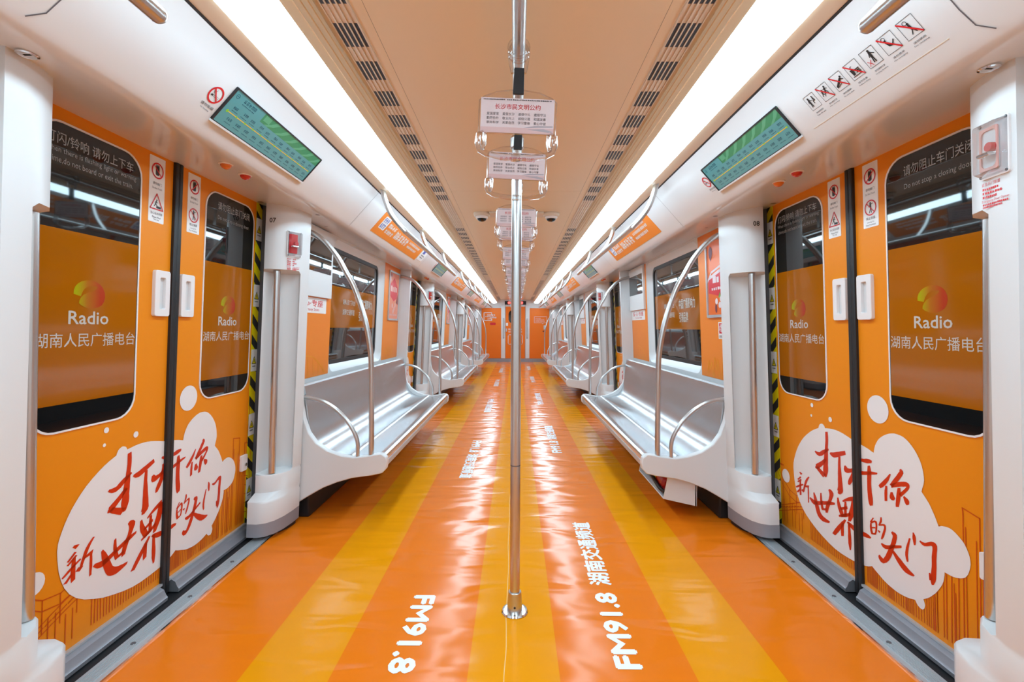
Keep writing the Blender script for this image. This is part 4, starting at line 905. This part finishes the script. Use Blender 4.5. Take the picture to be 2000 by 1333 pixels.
def make_stanchion(h):
    o = obj('grab_pole', MB().tube(smooth([(-x, h * 1.286, z) for x, z in STANCH], 4), 0.0158, 14), 'steel', base=(-.852, h * 1.286, .39))
    return home(o)
def make_grab_rail(y0, y1, ym):
    r = empty('ceiling_grab_rail', (-0.70, ym, 1.745))
    c = 0.045
    bar = [(-.70, y0 - .0, 1.757), (-.686, y0 + .012, 1.7445)] if False else []
    obj('bar', MB().tube([(-.685, y0, 1.745), (-.685, y1, 1.745)], 0.016, 14), 'steel', r)
    pr = [(.685, 1.745), (.742, 1.809), (.781, 1.868), (.8135, 1.953), (.826, 2.02), (.828, 2.045)]
    for y in ((y0, ym, y1) if ym is not None else (y0, y1)):
        path = smooth([(-x, y, z) for x, z in pr], 5)
        obj('bracket', MB().tube(path, 0.0158, 14), 'steel', r)
        obj('end_cap' , MB().lathe([(0.0005, -0.016), (0.009, -0.0135), (0.0155, -0.005), (0.0165, 0.0), (0.0155, 0.005), (0.009, 0.0135), (0.0005, 0.016)], (-.685, y, 1.745), 14, 'y'), 'steel', r)
    return home(r)
def make_ad():
    a0, a1, t0, t1 = -0.725, 0.735, 0.052, 0.226; ca = (a0 + a1) / 2
    r = obj('advert_panel', MB().slab([(a0, t0), (a1, t0), (a1, t1), (a0, t1)], cant_ch, 0.0, 0.002), 'orange_wall', base=(-1.0, ca, 1.84), sharp=0)
    obj('white_tag', MB().slab(rr(-0.595, 0.155, 0.13, 0.105, 0.012), cant_ch, 0.002, 0.003), 'sticker', r, sharp=0)
    obj('blue_print', MB().glyph_rows(-0.65, -0.54, 0.178, 0.042, cant_ch, 3, 0.0036, 3).glyph_rows(-0.65, -0.54, 0.130, 0.042, cant_ch, 3, 0.0036, 4), 'blue_ink', r, sharp=0)
    m = MB().glyph_rows(-0.495, -0.285, 0.165, 0.036, cant_ch, 4, 0.003, 5); m.glyph_rows(-0.495, -0.285, 0.115, 0.036, cant_ch, 4, 0.003, 6)
    m.glyph_rows(-0.25, 0.17, 0.138, 0.072, cant_ch, 6, 0.003, 7); m.glyph_rows(0.21, 0.62, 0.160, 0.024, cant_ch, 12, 0.003, 8); m.glyph_rows(0.21, 0.56, 0.118, 0.024, cant_ch, 10, 0.003, 9); m.glyph_rows(0.30, 0.60, 0.195, 0.020, cant_ch, 9, 0.003, 10)
    obj('white_print', m, 'sticker', r, sharp=0)
    return home(r)

BAYN = ['nearest', 'second', 'third']
win, bench = make_window(), make_bench()
wp = {h: make_wall_panel(h) for h in (-1, 1)}
po = [make_poster(0), make_poster(1)]; ex = make_exit_sign(); sb = make_screen_box(); cs = make_courtesy()
st = {h: make_stanchion(h) for h in (-1, 1)}; ad = make_ad(); rail = make_grab_rail(-1.125, 1.285, 0.08)
n = {}
def N(k): n[k] = n.get(k, -1) + 1; return n[k]
for k in range(3):
    for s in (-1, 1):
        S, B, y = SIDE[s], BAYN[k], yb(k, s)
        o = place(win, N('w'), y, s, cat='window', kind='structure', group='side windows', label='dark window with an orange lettered film band above the %s %s bench' % (B, S)); o.name = 'window_%d' % (2 * k + (1 if s < 0 else 2))
        place(bench, N('b'), y, s, cat='bench', group='steel benches', label='brushed steel bench with white end panels, %s of the row on the %s' % (B, S))
        for h in (-1, 1):
            far = (h > 0) == (s < 0); e_ = 'far' if far else 'near'
            place(wp[h], N(('wp', h)), y, s, cat='wall panel', group='orange wall panels', label='orange wall panel at the %s end of the window over the %s %s bench' % (e_, B, S))
            place(st[h], N(('st', h)), y, s, cat='grab pole', group='curved grab poles', label='tall curved steel grab pole at the %s end of the %s %s bench' % (e_, B, S))
        kind = 1 if s > 0 else 0
        P = po[kind]
        place(P, N(('po', kind)), y, s, cat='poster', group='framed posters', label='%s framed poster over the %s end of the %s %s bench' % ('orange and red' if kind else 'pink and red', 'near' if s > 0 else 'far', B, S))
        if s > 0: place(ex, N('ex'), y, s, cat='notice', group='red and white notices', label='white notice with a red exit mark under the poster over the %s right bench' % B)
        place(sb, N('sb'), y, s, cat='cabinet', group='white wall cabinets', label='white wall cabinet with dark screen over the %s end of the %s %s bench' % ('near' if s < 0 else 'far', B, S))
        place(cs, N('cs'), y, s, cat='sign', group='courtesy seat signs', label='white sign with red Courtesy Seats lettering over the %s %s bench' % (B, S))
        place(ad, N('ad'), y, s, cat='advert', group='orange adverts', label='orange advert with white print on the curved panel above the %s %s bench' % (B, S))
        place(rail, N('rail'), y, s, cat='grab rail', group='ceiling grab rails', label='steel grab rail on three curved brackets above the %s %s bench' % (B, S))
near_rail = make_grab_rail(-0.95, 0.92, -0.02)
for s in (-1, 1):
    place(near_rail, N('nr'), 0.0, s, cat='grab rail', group='ceiling grab rails', label='steel grab rail end entering the photo at the top %s corner' % SIDE[s])
# blue and white leaflet beside the nearest left advert
lf = obj('leaflet', MB().slab([(0.775, 0.075), (0.985, 0.075), (0.985, 0.215), (0.775, 0.215)], cant_ch, 0.0, 0.002), 'sticker', base=(-1.0, 0.88, 1.84), sharp=0)
obj('blue_block', MB().rect(0.80, 0.89, 0.155, 0.205, cant_ch, 0.003), 'blue_ink', lf, sharp=0); obj('small_print', MB().bars(0.80, 0.95, 0.135, 0.010, cant_ch, 8, 0.003).bars(0.80, 0.93, 0.110, 0.010, cant_ch, 8, 0.003), 'grey_ink', lf, sharp=0)
home(lf); place(lf, 0, yb(0, -1), -1, cat='leaflet', label='white leaflet with a blue block next to the nearest left advert')

# ================================================================== OVER THE DOORS
def make_display():
    a0, a1, t0, t1 = -0.380, 0.293, 0.066, 0.200; ca, ct = (a0 + a1) / 2, (t0 + t1) / 2; W_, H_ = a1 - a0, t1 - t0
    r = empty('route_display', cant_ch(ca, t0, 0))
    obj('bezel', MB().ring(rr(ca, ct, W_ + 0.008, H_ + 0.008, 0.004, 2), rr(ca, ct, W_ - 0.004, H_ - 0.004, 0.003, 2), cant_ch, 0.0, 0.007), 'rubber', r)
    obj('lower_lip', MB().slab([(a0 - 0.004, t0 - 0.008), (a1 + 0.004, t0 - 0.008), (a1 + 0.004, t0 - 0.001), (a0 - 0.004, t0 - 0.001)], cant_ch, 0.0, 0.010), 'white', r, sharp=0)
    sc_ = obj('screen', MB().slab([(a0, t0), (a1, t0), (a1, t1), (a0, t1)], cant_ch, 0.001, 0.0035), 'screen', r, sharp=0)
    q = lambda u, v: (a0 + u * W_, t0 + v * H_)
    obj('screen_banner', MB().flat([q(.27, .70), q(1, .70), q(1, 1), q(.27, 1)], cant_ch, 0.0038), 'screen_band', sc_, sharp=0)
    m = MB()
    for i in range(6):
        u = .34 + i * .115; m.flat([q(u, .70), q(u + .05, .80), q(u + .10, .98), q(u + .06, .99), q(u + .02, .82), q(u - .03, .70)], cant_ch, 0.0042)
    m.flat([q(.285, .78), q(.345, .78), q(.345, .95), q(.285, .95)], cant_ch, 0.0042); obj('banner_pattern', m, 'screen_band_light', sc_, sharp=0)
    m = MB().line([q(.04, .40), q(.97, .40)], 0.0030, cant_ch, 0.0042); obj('route_line', m, 'screen_line', sc_, sharp=0)
    m = MB()
    for i in range(13): m.disc(q(.04 + i * .0775, .40), 0.0042 if i else 0.006, cant_ch, 0.0047, 10)
    obj('station_dots', m, 'screen_green', sc_, sharp=0)
    m = MB()
    for i in range(12):
        u = .06 + i * .0775
        m.glyph_rows(*[q(u + (.01 if i % 2 else 0) + d, 0)[0] for d in (0, .038)], q(0, .57 + .02 * (i % 2))[1], 0.011, cant_ch, 3, 0.0042, i); m.bars(*[q(u + d, 0)[0] for d in (0, .05)], q(0, .48)[1], 0.003, cant_ch, 6, 0.0042, i)
        if i % 1 == 0: m.glyph_rows(*[q(u + .012 + d, 0)[0] for d in (0, .040)], q(0, .24)[1], 0.011, cant_ch, 3, 0.0042, i + 20); m.bars(*[q(u + .01 + d, 0)[0] for d in (0, .052)], q(0, .13)[1], 0.003, cant_ch, 6, 0.0042, i + 3)
    m.annulus(q(.035, .85), 0.0065, 0.0085, cant_ch, 0.0042, 18); m.line([q(.028, .85), q(.048, .85)], 0.002, cant_ch, 0.0042)
    m.glyph_rows(q(.09, 0)[0], q(.20, 0)[0], q(0, .86)[1], 0.014, cant_ch, 5, 0.0042, 31); m.bars(q(.09, 0)[0], q(.20, 0)[0], q(0, .76)[1], 0.004, cant_ch, 10, 0.0042, 7)
    obj('station_names', m, 'screen_ink', sc_, sharp=0)
    return home(r)
def make_no_smoking():
    ca, ct = -0.428, 0.136
    r = obj('no_smoking_sign', MB().annulus((ca, ct), 0.0245, 0.0305, cant_ch, 0.0012), 'red', base=cant_ch(ca, ct - 0.03, 0), sharp=0)
    obj('red_bar', MB().line([(ca - 0.018, ct + 0.018), (ca + 0.018, ct - 0.018)], 0.0046, cant_ch, 0.0018), 'red', r, sharp=0)
    m = MB().line([(ca - 0.016, ct - 0.005), (ca - 0.011, ct - 0.005)], 0.006, cant_ch, 0.0014); m.line([(ca - 0.010, ct - 0.0025), (ca + 0.017, ct - 0.0025)], 0.0009, cant_ch, 0.0014); m.line([(ca - 0.010, ct - 0.0075), (ca + 0.017, ct - 0.0075)], 0.0009, cant_ch, 0.0014)
    m.line([(ca - 0.012, ct + 0.002), (ca - 0.015, ct + 0.010), (ca - 0.006, ct + 0.012), (ca - 0.004, ct + 0.018)], 0.0013, cant_ch, 0.0014)
    m.text('请勿吸烟', ca, 0.093, 0.058, 0.0105, cant_ch, 0.0014); m.text('No Smoking', ca, 0.079, 0.040, 0.006, cant_ch, 0.0014)
    obj('black_print', m, 'black_ink', r, sharp=0)
    return home(r)
def make_indicator(a, m):
    o = empty('indicator_lamp', (-1.146, a, 1.79))
    z = soffit_z(1.146) + 0.001
    obj('collar', MB().lathe([(0.0, 0.0), (0.026, 0.0), (0.027, -0.003), (0.022, -0.006), (0.0, -0.006)], (-1.146, a, z), 20), 'cloud', o)
    obj('lens', MB().lathe([(0.021, -0.005), (0.0195, -0.011), (0.014, -0.018), (0.006, -0.0215), (0.0005, -0.022)], (-1.146, a, z), 20), m, o)
    return home(o)
dsp, nsm = make_display(), make_no_smoking(); io, ir = make_indicator(-0.085, 'lens_orange'), make_indicator(0.05, 'lens_red')
for k in range(4):
    for s in (-1, 1):
        y = yd(k, s); S = SIDE[s]
        place(dsp, N('d'), y, s, cat='display', group='route displays', label='teal route map screen over the %s doorway on the %s' % (ORD[k], S))
        place(nsm, N('ns'), y, s, cat='sign', group='no smoking signs', label='red no smoking sign beside the route screen over the %s %s doorway' % (ORD[k], S))
        if k < 3:
            place(io, N('io'), y, s, cat='lamp', group='door indicator lamps', label='small orange indicator lamp under the panel over the %s %s doorway' % (ORD[k], S))
            place(ir, N('ir'), y, s, cat='lamp', group='door indicator lamps', label='small red indicator lamp under the panel over the %s %s doorway' % (ORD[k], S))
# strip of seven pictograms on the right
def cant_r(a, t, off=0.0): q = cant_ch(a, t, off); return (-q[0], -q[1], q[2])
r = obj('notice_strip', MB().slab([(-1.66, 0.058), (-1.15, 0.058), (-1.15, 0.060), (-1.66, 0.060)], cant_r, 0.0, 0.0008), 'louvre', base=cant_r(-1.40, 0.06, 0), sharp=0)
tag(r, 'row of seven black and red pictogram notices to the right of the right route screen', 'notice')
CAP = [('请给老弱病残孕', 'Please offer seats'), ('请勿追逐打闹', 'No chasing'), ('请勿躺卧', 'Do not lie down'), ('请勿饮食', 'No Eating, No Drinking'), ('请勿随地吐痰', 'No spitting, No littering'), ('请勿悬吊', 'No swinging'), ('请勿攀爬', 'No climbing')]
for i in range(7):
    a = -(1.586 - 0.0641 * i); t0, t1 = 0.110, 0.163; w_ = 0.046
    fr = obj('pictogram', MB().line([(a - w_ / 2, t0), (a + w_ / 2, t0), (a + w_ / 2, t1), (a - w_ / 2, t1)], 0.0011, cant_r, 0.001, True), 'black_ink', r, sharp=0)
    m = MB()
    if i == 0:
        figure(m, cant_r, a - 0.009, 0.137, 0.038, 0.0012, STAND); figure(m, cant_r, a + 0.010, 0.139, 0.032, 0.0012, SIT)
    elif i == 1:
        figure(m, cant_r, a + 0.005, 0.139, 0.036, 0.0012, RUN); figure(m, cant_r, a - 0.010, 0.135, 0.030, 0.0012, RUN)
    elif i == 2:
        m.disc((a + 0.013, 0.147), 0.0035, cant_r, 0.0012, 12); m.line([(a + 0.009, 0.142), (a - 0.002, 0.134), (a - 0.016, 0.124)], 0.007, cant_r, 0.0012); m.line([(a + 0.008, 0.142), (a + 0.017, 0.136)], 0.003, cant_r, 0.0012); m.line([(a - 0.017, 0.120), (a + 0.004, 0.127)], 0.002, cant_r, 0.0012)
    elif i == 3:
        m.flat([(a - 0.014, 0.141), (a - 0.002, 0.141), (a - 0.004, 0.122), (a - 0.012, 0.122)], cant_r, 0.0012); m.line([(a - 0.008, 0.141), (a - 0.006, 0.149), (a - 0.001, 0.150)], 0.0014, cant_r, 0.0012)
        for z in (0.126, 0.131, 0.136): m.line([(a + 0.002, z), (a + 0.016, z)], 0.0030, cant_r, 0.0012)
        m.line([(a - 0.016, 0.1185), (a + 0.017, 0.1185)], 0.002, cant_r, 0.0012)
    elif i == 4:
        figure(m, cant_r, a + 0.004, 0.138, 0.042, 0.0012, STAND)
    elif i == 5:
        m.annulus((a - 0.008, 0.153), 0.0045, 0.006, cant_r, 0.0012, 16); m.disc((a - 0.006, 0.147), 0.003, cant_r, 0.0012, 10); m.line([(a - 0.006, 0.142), (a - 0.002, 0.131), (a + 0.006, 0.129)], 0.006, cant_r, 0.0012); m.line([(a + 0.006, 0.129), (a + 0.015, 0.139)], 0.003, cant_r, 0.0012)
    else:
        m.annulus((a - 0.004, 0.152), 0.0045, 0.006, cant_r, 0.0012, 16); m.disc((a + 0.001, 0.147), 0.003, cant_r, 0.0012, 10); m.line([(a + 0.001, 0.143), (a + 0.003, 0.130)], 0.0055, cant_r, 0.0012); m.line([(a + 0.003, 0.130), (a - 0.004, 0.118)], 0.0025, cant_r, 0.0012); m.line([(a + 0.003, 0.130), (a + 0.010, 0.119)], 0.0025, cant_r, 0.0012)
    m.text(CAP[i][0], a, 0.0975, 0.036, 0.0055, cant_r, 0.0012); m.text(CAP[i][1], a, 0.0885, 0.042, 0.0045, cant_r, 0.0012)
    obj('black_print', m, 'black_ink', fr, sharp=0)
    if i in (1, 2, 3, 5, 6): obj('red_bar', MB().line([(a - w_ / 2 + 0.001, t1 - 0.002), (a + w_ / 2 - 0.001, t0 + 0.002)], 0.0042, cant_r, 0.0018), 'red', fr, sharp=0)
    if i == 4: obj('red_cross', MB().line([(a - 0.017, 0.130), (a - 0.005, 0.115)], 0.0018, cant_r, 0.0018).line([(a - 0.005, 0.130), (a - 0.017, 0.115)], 0.0018, cant_r, 0.0018), 'red', fr, sharp=0)
# recessed spotlights under the curved panels
for s, y in ((-1, 1.134), (1, 1.190)):
    x = s * 1.155; z = soffit_z(1.155) - 0.002
    r = empty('recessed_fitting', (x, y, z)); tag(r, 'small round metal fitting under the panel near the %s edge of the photo' % SIDE[s], 'fitting')
    obj('ring', MB().lathe([(0.012, 0.0), (0.021, 0.0), (0.022, -0.003), (0.017, -0.005), (0.012, -0.003)], (x, y, z), 20), 'chrome', r)
    obj('dark_centre', MB().lathe([(0.0, -0.001), (0.013, -0.001), (0.013, 0.001), (0.0, 0.001)], (x, y, z), 16), 'dark', r)
    obj('slot_bar', MB().box(x - 0.009, x + 0.009, y - 0.003, y + 0.003, z - 0.003, z - 0.001), 'chrome', r, sharp=0)

# ================================================================== HANDRAIL, POLE, STRAPS
r = empty('overhead_handrail', (0.004, 1.0, 1.927)); tag(r, 'long steel handrail under the middle of the ceiling carrying the straps', 'handrail')
obj('bar', MB().tube([(0.006, -0.6, 1.927), (0.006, 15.9, 1.927)], 0.0185, 16), 'steel', r)
for y in (0.0, 4.4, 8.2, 12.4, 15.8): obj('hanger', MB().tube([(0.006, y, 1.93), (0.006, y, 2.10)], 0.012, 10).lathe([(0.0, 0.0), (0.03, 0.0), (0.03, -0.008), (0.0, -0.008)], (0.006, y, 2.10), 16), 'steel', r)
r = empty('centre_pole', (0.003, 1.90, 0.0)); tag(r, 'vertical steel pole standing on a round flange in the middle of the floor', 'pole')
obj('tube', MB().tube([(0.003, 1.90, 0.01), (0.003, 1.90, 1.907)], 0.0200, 20), 'steel', r)
obj('joint_line', MB().tube([(0.003, 1.90, 0.597), (0.003, 1.90, 0.601)], 0.0204, 20), 'seal_grey', r)
obj('top_socket', MB().lathe([(0.021, 0), (0.026, 0.004), (0.028, 0.04), (0.020, 0.052)], (0.003, 1.90, 1.855), 20), 'steel', r)
obj('base_collar', MB().lathe([(0.024, 0.085), (0.0265, 0.083), (0.0300, 0.03), (0.0305, 0.010), (0.021, 0.006), (0.020, 0.085)], (0.003, 1.90, 0.0), 28), 'steel', r)
obj('floor_flange', MB().lathe([(0.0, 0.0), (0.052, 0.0), (0.054, 0.003), (0.050, 0.009), (0.034, 0.013), (0.0, 0.013)], (0.003, 1.90, 0.0), 32), 'chrome', r)
obj('set_screw', MB().lathe([(0.0, -0.031), (0.0045, -0.031), (0.0045, -0.027), (0.0, -0.027)], (0.003, 1.90, 0.032), 10, 'y'), 'dark', r)

TILT = math.radians(-2.2)
def hch(a, z, off=0.0):                        # chart of a hanging card facing the viewer, z measured from the rail
    c, s_ = math.cos(TILT), math.sin(TILT); zz = z + 0.10
    return (0.006 + a * c - zz * s_, -off - 0.03 * (z + 0.10), 1.927 - 0.10 + a * s_ + zz * c)
def make_strap():
    r = empty('strap_hanger', (0.006, 0.0, 1.64))
    b = MB()
    for dy in (-0.012, 0.012):
        b.tube([(0.006 + 0.0265 * math.sin(t), dy, 1.925 - 0.0265 * math.cos(t)) for t in [2 * PI * i / 20 for i in range(20)]], 0.0052, 8, closed=True)
    for sx in (-1, 1): b.tube([(0.006 + sx * 0.026, 0, 1.917), (0.006 + sx * 0.021, 0, 1.885), (0.006 + sx * 0.016, 0, 1.862)], 0.006, 8)
    obj('rail_clip', b, 'clear', r)
    obj('strap', MB().slab([(-0.0155, -0.124), (0.0155, -0.124), (0.0140, -0.052), (-0.0140, -0.052)], hch, -0.004, 0.004), 'strap', r, bevel=0.002)
    arc = [(-0.108, -0.143), (-0.095, -0.132), (-0.06, -0.118), (0.0, -0.110), (0.06, -0.118), (0.095, -0.132), (0.108, -0.143), (0.108, -0.232), (-0.108, -0.232)]
    obj('card_sleeve', MB().slab(arc, hch, -0.003, 0.0032), 'clear_sheet', r, sharp=30)
    b = MB().tube([hch(*p, 0.0) for p in arc], 0.0022, 6, closed=True); obj('sleeve_edge', b, 'clear', r)
    cdo = obj('card', MB().slab([(-0.103, -0.230), (0.103, -0.230), (0.103, -0.135), (-0.103, -0.135)], hch, -0.0012, 0.0012), 'card', r, sharp=0)
    obj('card_lower_tint', MB().rect(-0.103, 0.103, -0.230, -0.215, hch, 0.0015), 'card_tint', cdo, sharp=0)
    m = MB().text('长沙市民文明公约', 0.0, -0.1585, 0.128, 0.0150, hch, 0.0018, 0.004); obj('red_title', m, 'red', cdo, sharp=0)
    m = MB(); rows = (('爱国爱家', '爱我长沙', '遵德守礼', '遵规守法'), ('勤劳俭朴', '敬业向上', '诚信公道', '和谐友善'), ('崇尚科学', '关爱自然', '学习雷锋', '爱心守望'))
    for i, row in enumerate(rows):
        for j, tx in enumerate(row): m.text(tx, -0.069 + 0.044 * j, -0.1785 - 0.0118 * i, 0.034, 0.0080, hch, 0.0018)
    m.bars(-0.096, -0.035, -0.1395, 0.0035, hch, 18, 0.0018, 3); m.bars(-0.03, 0.095, -0.1395, 0.0035, hch, 24, 0.0018, 4)
    obj('grey_lettering', m, 'grey_ink', cdo, sharp=0)
    m = MB().flat([(0.018, -0.215), (0.050, -0.2085), (0.100, -0.2075), (0.100, -0.211), (0.055, -0.213)], hch, 0.0016); m.flat([(0.03, -0.219), (0.075, -0.2165), (0.10, -0.223), (0.088, -0.226)], hch, 0.0016); obj('bridge_print', m, 'card_grey', cdo, sharp=0)
    g = [(-0.088, -0.230), (-0.092, -0.232), (-0.1075, -0.238), (-0.1085, -0.262), (-0.102, -0.280), (-0.085, -0.289), (-0.04, -0.296), (0.0, -0.298), (0.04, -0.296), (0.085, -0.289), (0.102, -0.280), (0.1085, -0.262), (0.1075, -0.238), (0.092, -0.232)]
    obj('grip', MB().tube([hch(a, z) for a, z in g[1:]], 0.0085, 10), 'clear', r)
    b = MB()
    for sx in (-1, 1): b.tube([hch(sx * 0.091, -0.232), hch(sx * 0.090, -0.262), hch(sx * 0.0965, -0.278)], 0.006, 8)
    b.tube([hch(-0.012, -0.297), hch(0.012, -0.297)], 0.0112, 10); obj('grip_lugs', b, 'clear', r)
    return home(r)
strap = make_strap(); i = 0
ys = []
for k in range(12): ys += [1.35 + 1.232 * k, 1.763 + 1.232 * k]
NUMW = ['first', 'second', 'third', 'fourth', 'fifth', 'sixth', 'seventh', 'eighth', 'ninth', 'tenth', 'eleventh', 'twelfth', 'thirteenth', 'fourteenth', 'fifteenth', 'sixteenth', 'seventeenth', 'eighteenth', 'nineteenth', 'twentieth', 'twenty first', 'twenty second', 'twenty third', 'twenty fourth']
for y in ys:
    o = strap if i == 0 else dup(strap); o.location = (0.006, y, 1.64); o.rotation_euler = (0, 0, 0 if i == 0 else math.radians((-1.5, 2, -1, 1.2, 0)[i % 5]))
    tag(o, 'clear strap hanger holding a pinkish card, %s from the camera along the handrail' % NUMW[i], 'strap hanger', 'strap hangers on the handrail'); i += 1

# ================================================================== FLOOR LETTERING
def floor_r(a, b, off=0.0): return (0.439 - b, a, off)          # right: read away from the viewer, tops to the left
def floor_l(a, b, off=0.0): return (-0.427 + b, -a, off)        # left: read towards the viewer, tops to the right
def floor_print(ch, a0, s, label):
    m = MB().text('FM91.8', a0 + 0.2325, 0.047, 0.465, 0.094, ch, 0.0012, 0.075)
    m.text('湖南交通频道', a0 + 0.87, 0.050, 0.69, 0.104, ch, 0.0012, 0.045)
    o = obj('floor_lettering', m, 'floor_text', sharp=0); tag(o, label, 'lettering', 'white lettering on the floor')
for i, y in enumerate((1.576, 4.36, 7.17, 10.05, 13.0)): floor_print(floor_r, y, 1, 'white FM91.8 lettering on the floor right of the pole, %s from the camera' % NUMW[i])
for i, y in enumerate((2.01, 4.82, 7.66, 10.55, 13.45)): floor_print(floor_l, -y, -1, 'white FM91.8 lettering on the floor left of the pole, %s from the camera' % NUMW[i])

# ================================================================== TRAY UNDER THE RIGHT BENCH
r = empty('equipment_tray', (0.99, 3.1, 0.115)); tag(r, 'open white tray hanging under the near end of the nearest right bench', 'tray')
m = MB().loft([[(0.927, 2.852, 0.272), (1.095, 2.852, 0.225), (1.098, 2.852, 0.086), (0.900, 2.852, 0.130)], [(0.927, 2.860, 0.272), (1.095, 2.860, 0.225), (1.098, 2.860, 0.086), (0.900, 2.860, 0.130)]])
obj('end_plate', m, 'white', r, sharp=0)
m = MB().loft([[(0.900, 2.852, 0.130), (1.098, 2.852, 0.086), (1.098, 2.852, 0.079), (0.898, 2.852, 0.123)], [(0.900, 3.42, 0.130), (1.098, 3.42, 0.086), (1.098, 3.42, 0.079), (0.898, 3.42, 0.123)]])
obj('floor_plate', m, 'white', r, sharp=0)
obj('rear_plate', MB().box(1.09, 1.10, 2.852, 3.42, 0.08, 0.34), 'white', r, sharp=0)
obj('far_plate', MB().loft([[(0.927, 3.412, 0.30), (1.095, 3.412, 0.30), (1.098, 3.412, 0.086), (0.900, 3.412, 0.130)], [(0.927, 3.42, 0.30), (1.095, 3.42, 0.30), (1.098, 3.42, 0.086), (0.900, 3.42, 0.130)]]), 'white', r, sharp=0)
r = empty('fire_extinguisher', (0.99, 3.0, 0.115)); tag(r, 'red cylinder with black fittings lying in the white tray under the right bench', 'extinguisher')
obj('cylinder', MB().lathe([(0.0, 0.0), (0.035, 0.0), (0.052, 0.012), (0.055, 0.04), (0.055, 0.26), (0.050, 0.29), (0.03, 0.312), (0.016, 0.32), (0.0, 0.32)], (0.965, 2.93, 0.186), 24, 'y'), 'extinguisher', r)
obj('label_band', MB().lathe([(0.0553, 0.12), (0.0558, 0.122), (0.0558, 0.20), (0.0553, 0.202)], (0.965, 2.93, 0.186), 24, 'y'), 'yellow', r)
obj('valve', MB().lathe([(0.016, 0.318), (0.02, 0.325), (0.02, 0.36), (0.012, 0.37), (0.0, 0.37)], (0.965, 2.93, 0.186), 16, 'y'), 'dark', r)
obj('hose', MB().tube(smooth([(0.965, 3.28, 0.20), (0.945, 3.24, 0.215), (0.905, 3.15, 0.20), (0.903, 3.04, 0.175), (0.905, 2.95, 0.158), (0.92, 2.89, 0.150)], 5), 0.012, 10), 'dark', r)
obj('squeeze_lever', MB().box(0.955, 0.975, 3.24, 3.36, 0.208, 0.218), 'dark', r, bevel=0.003)
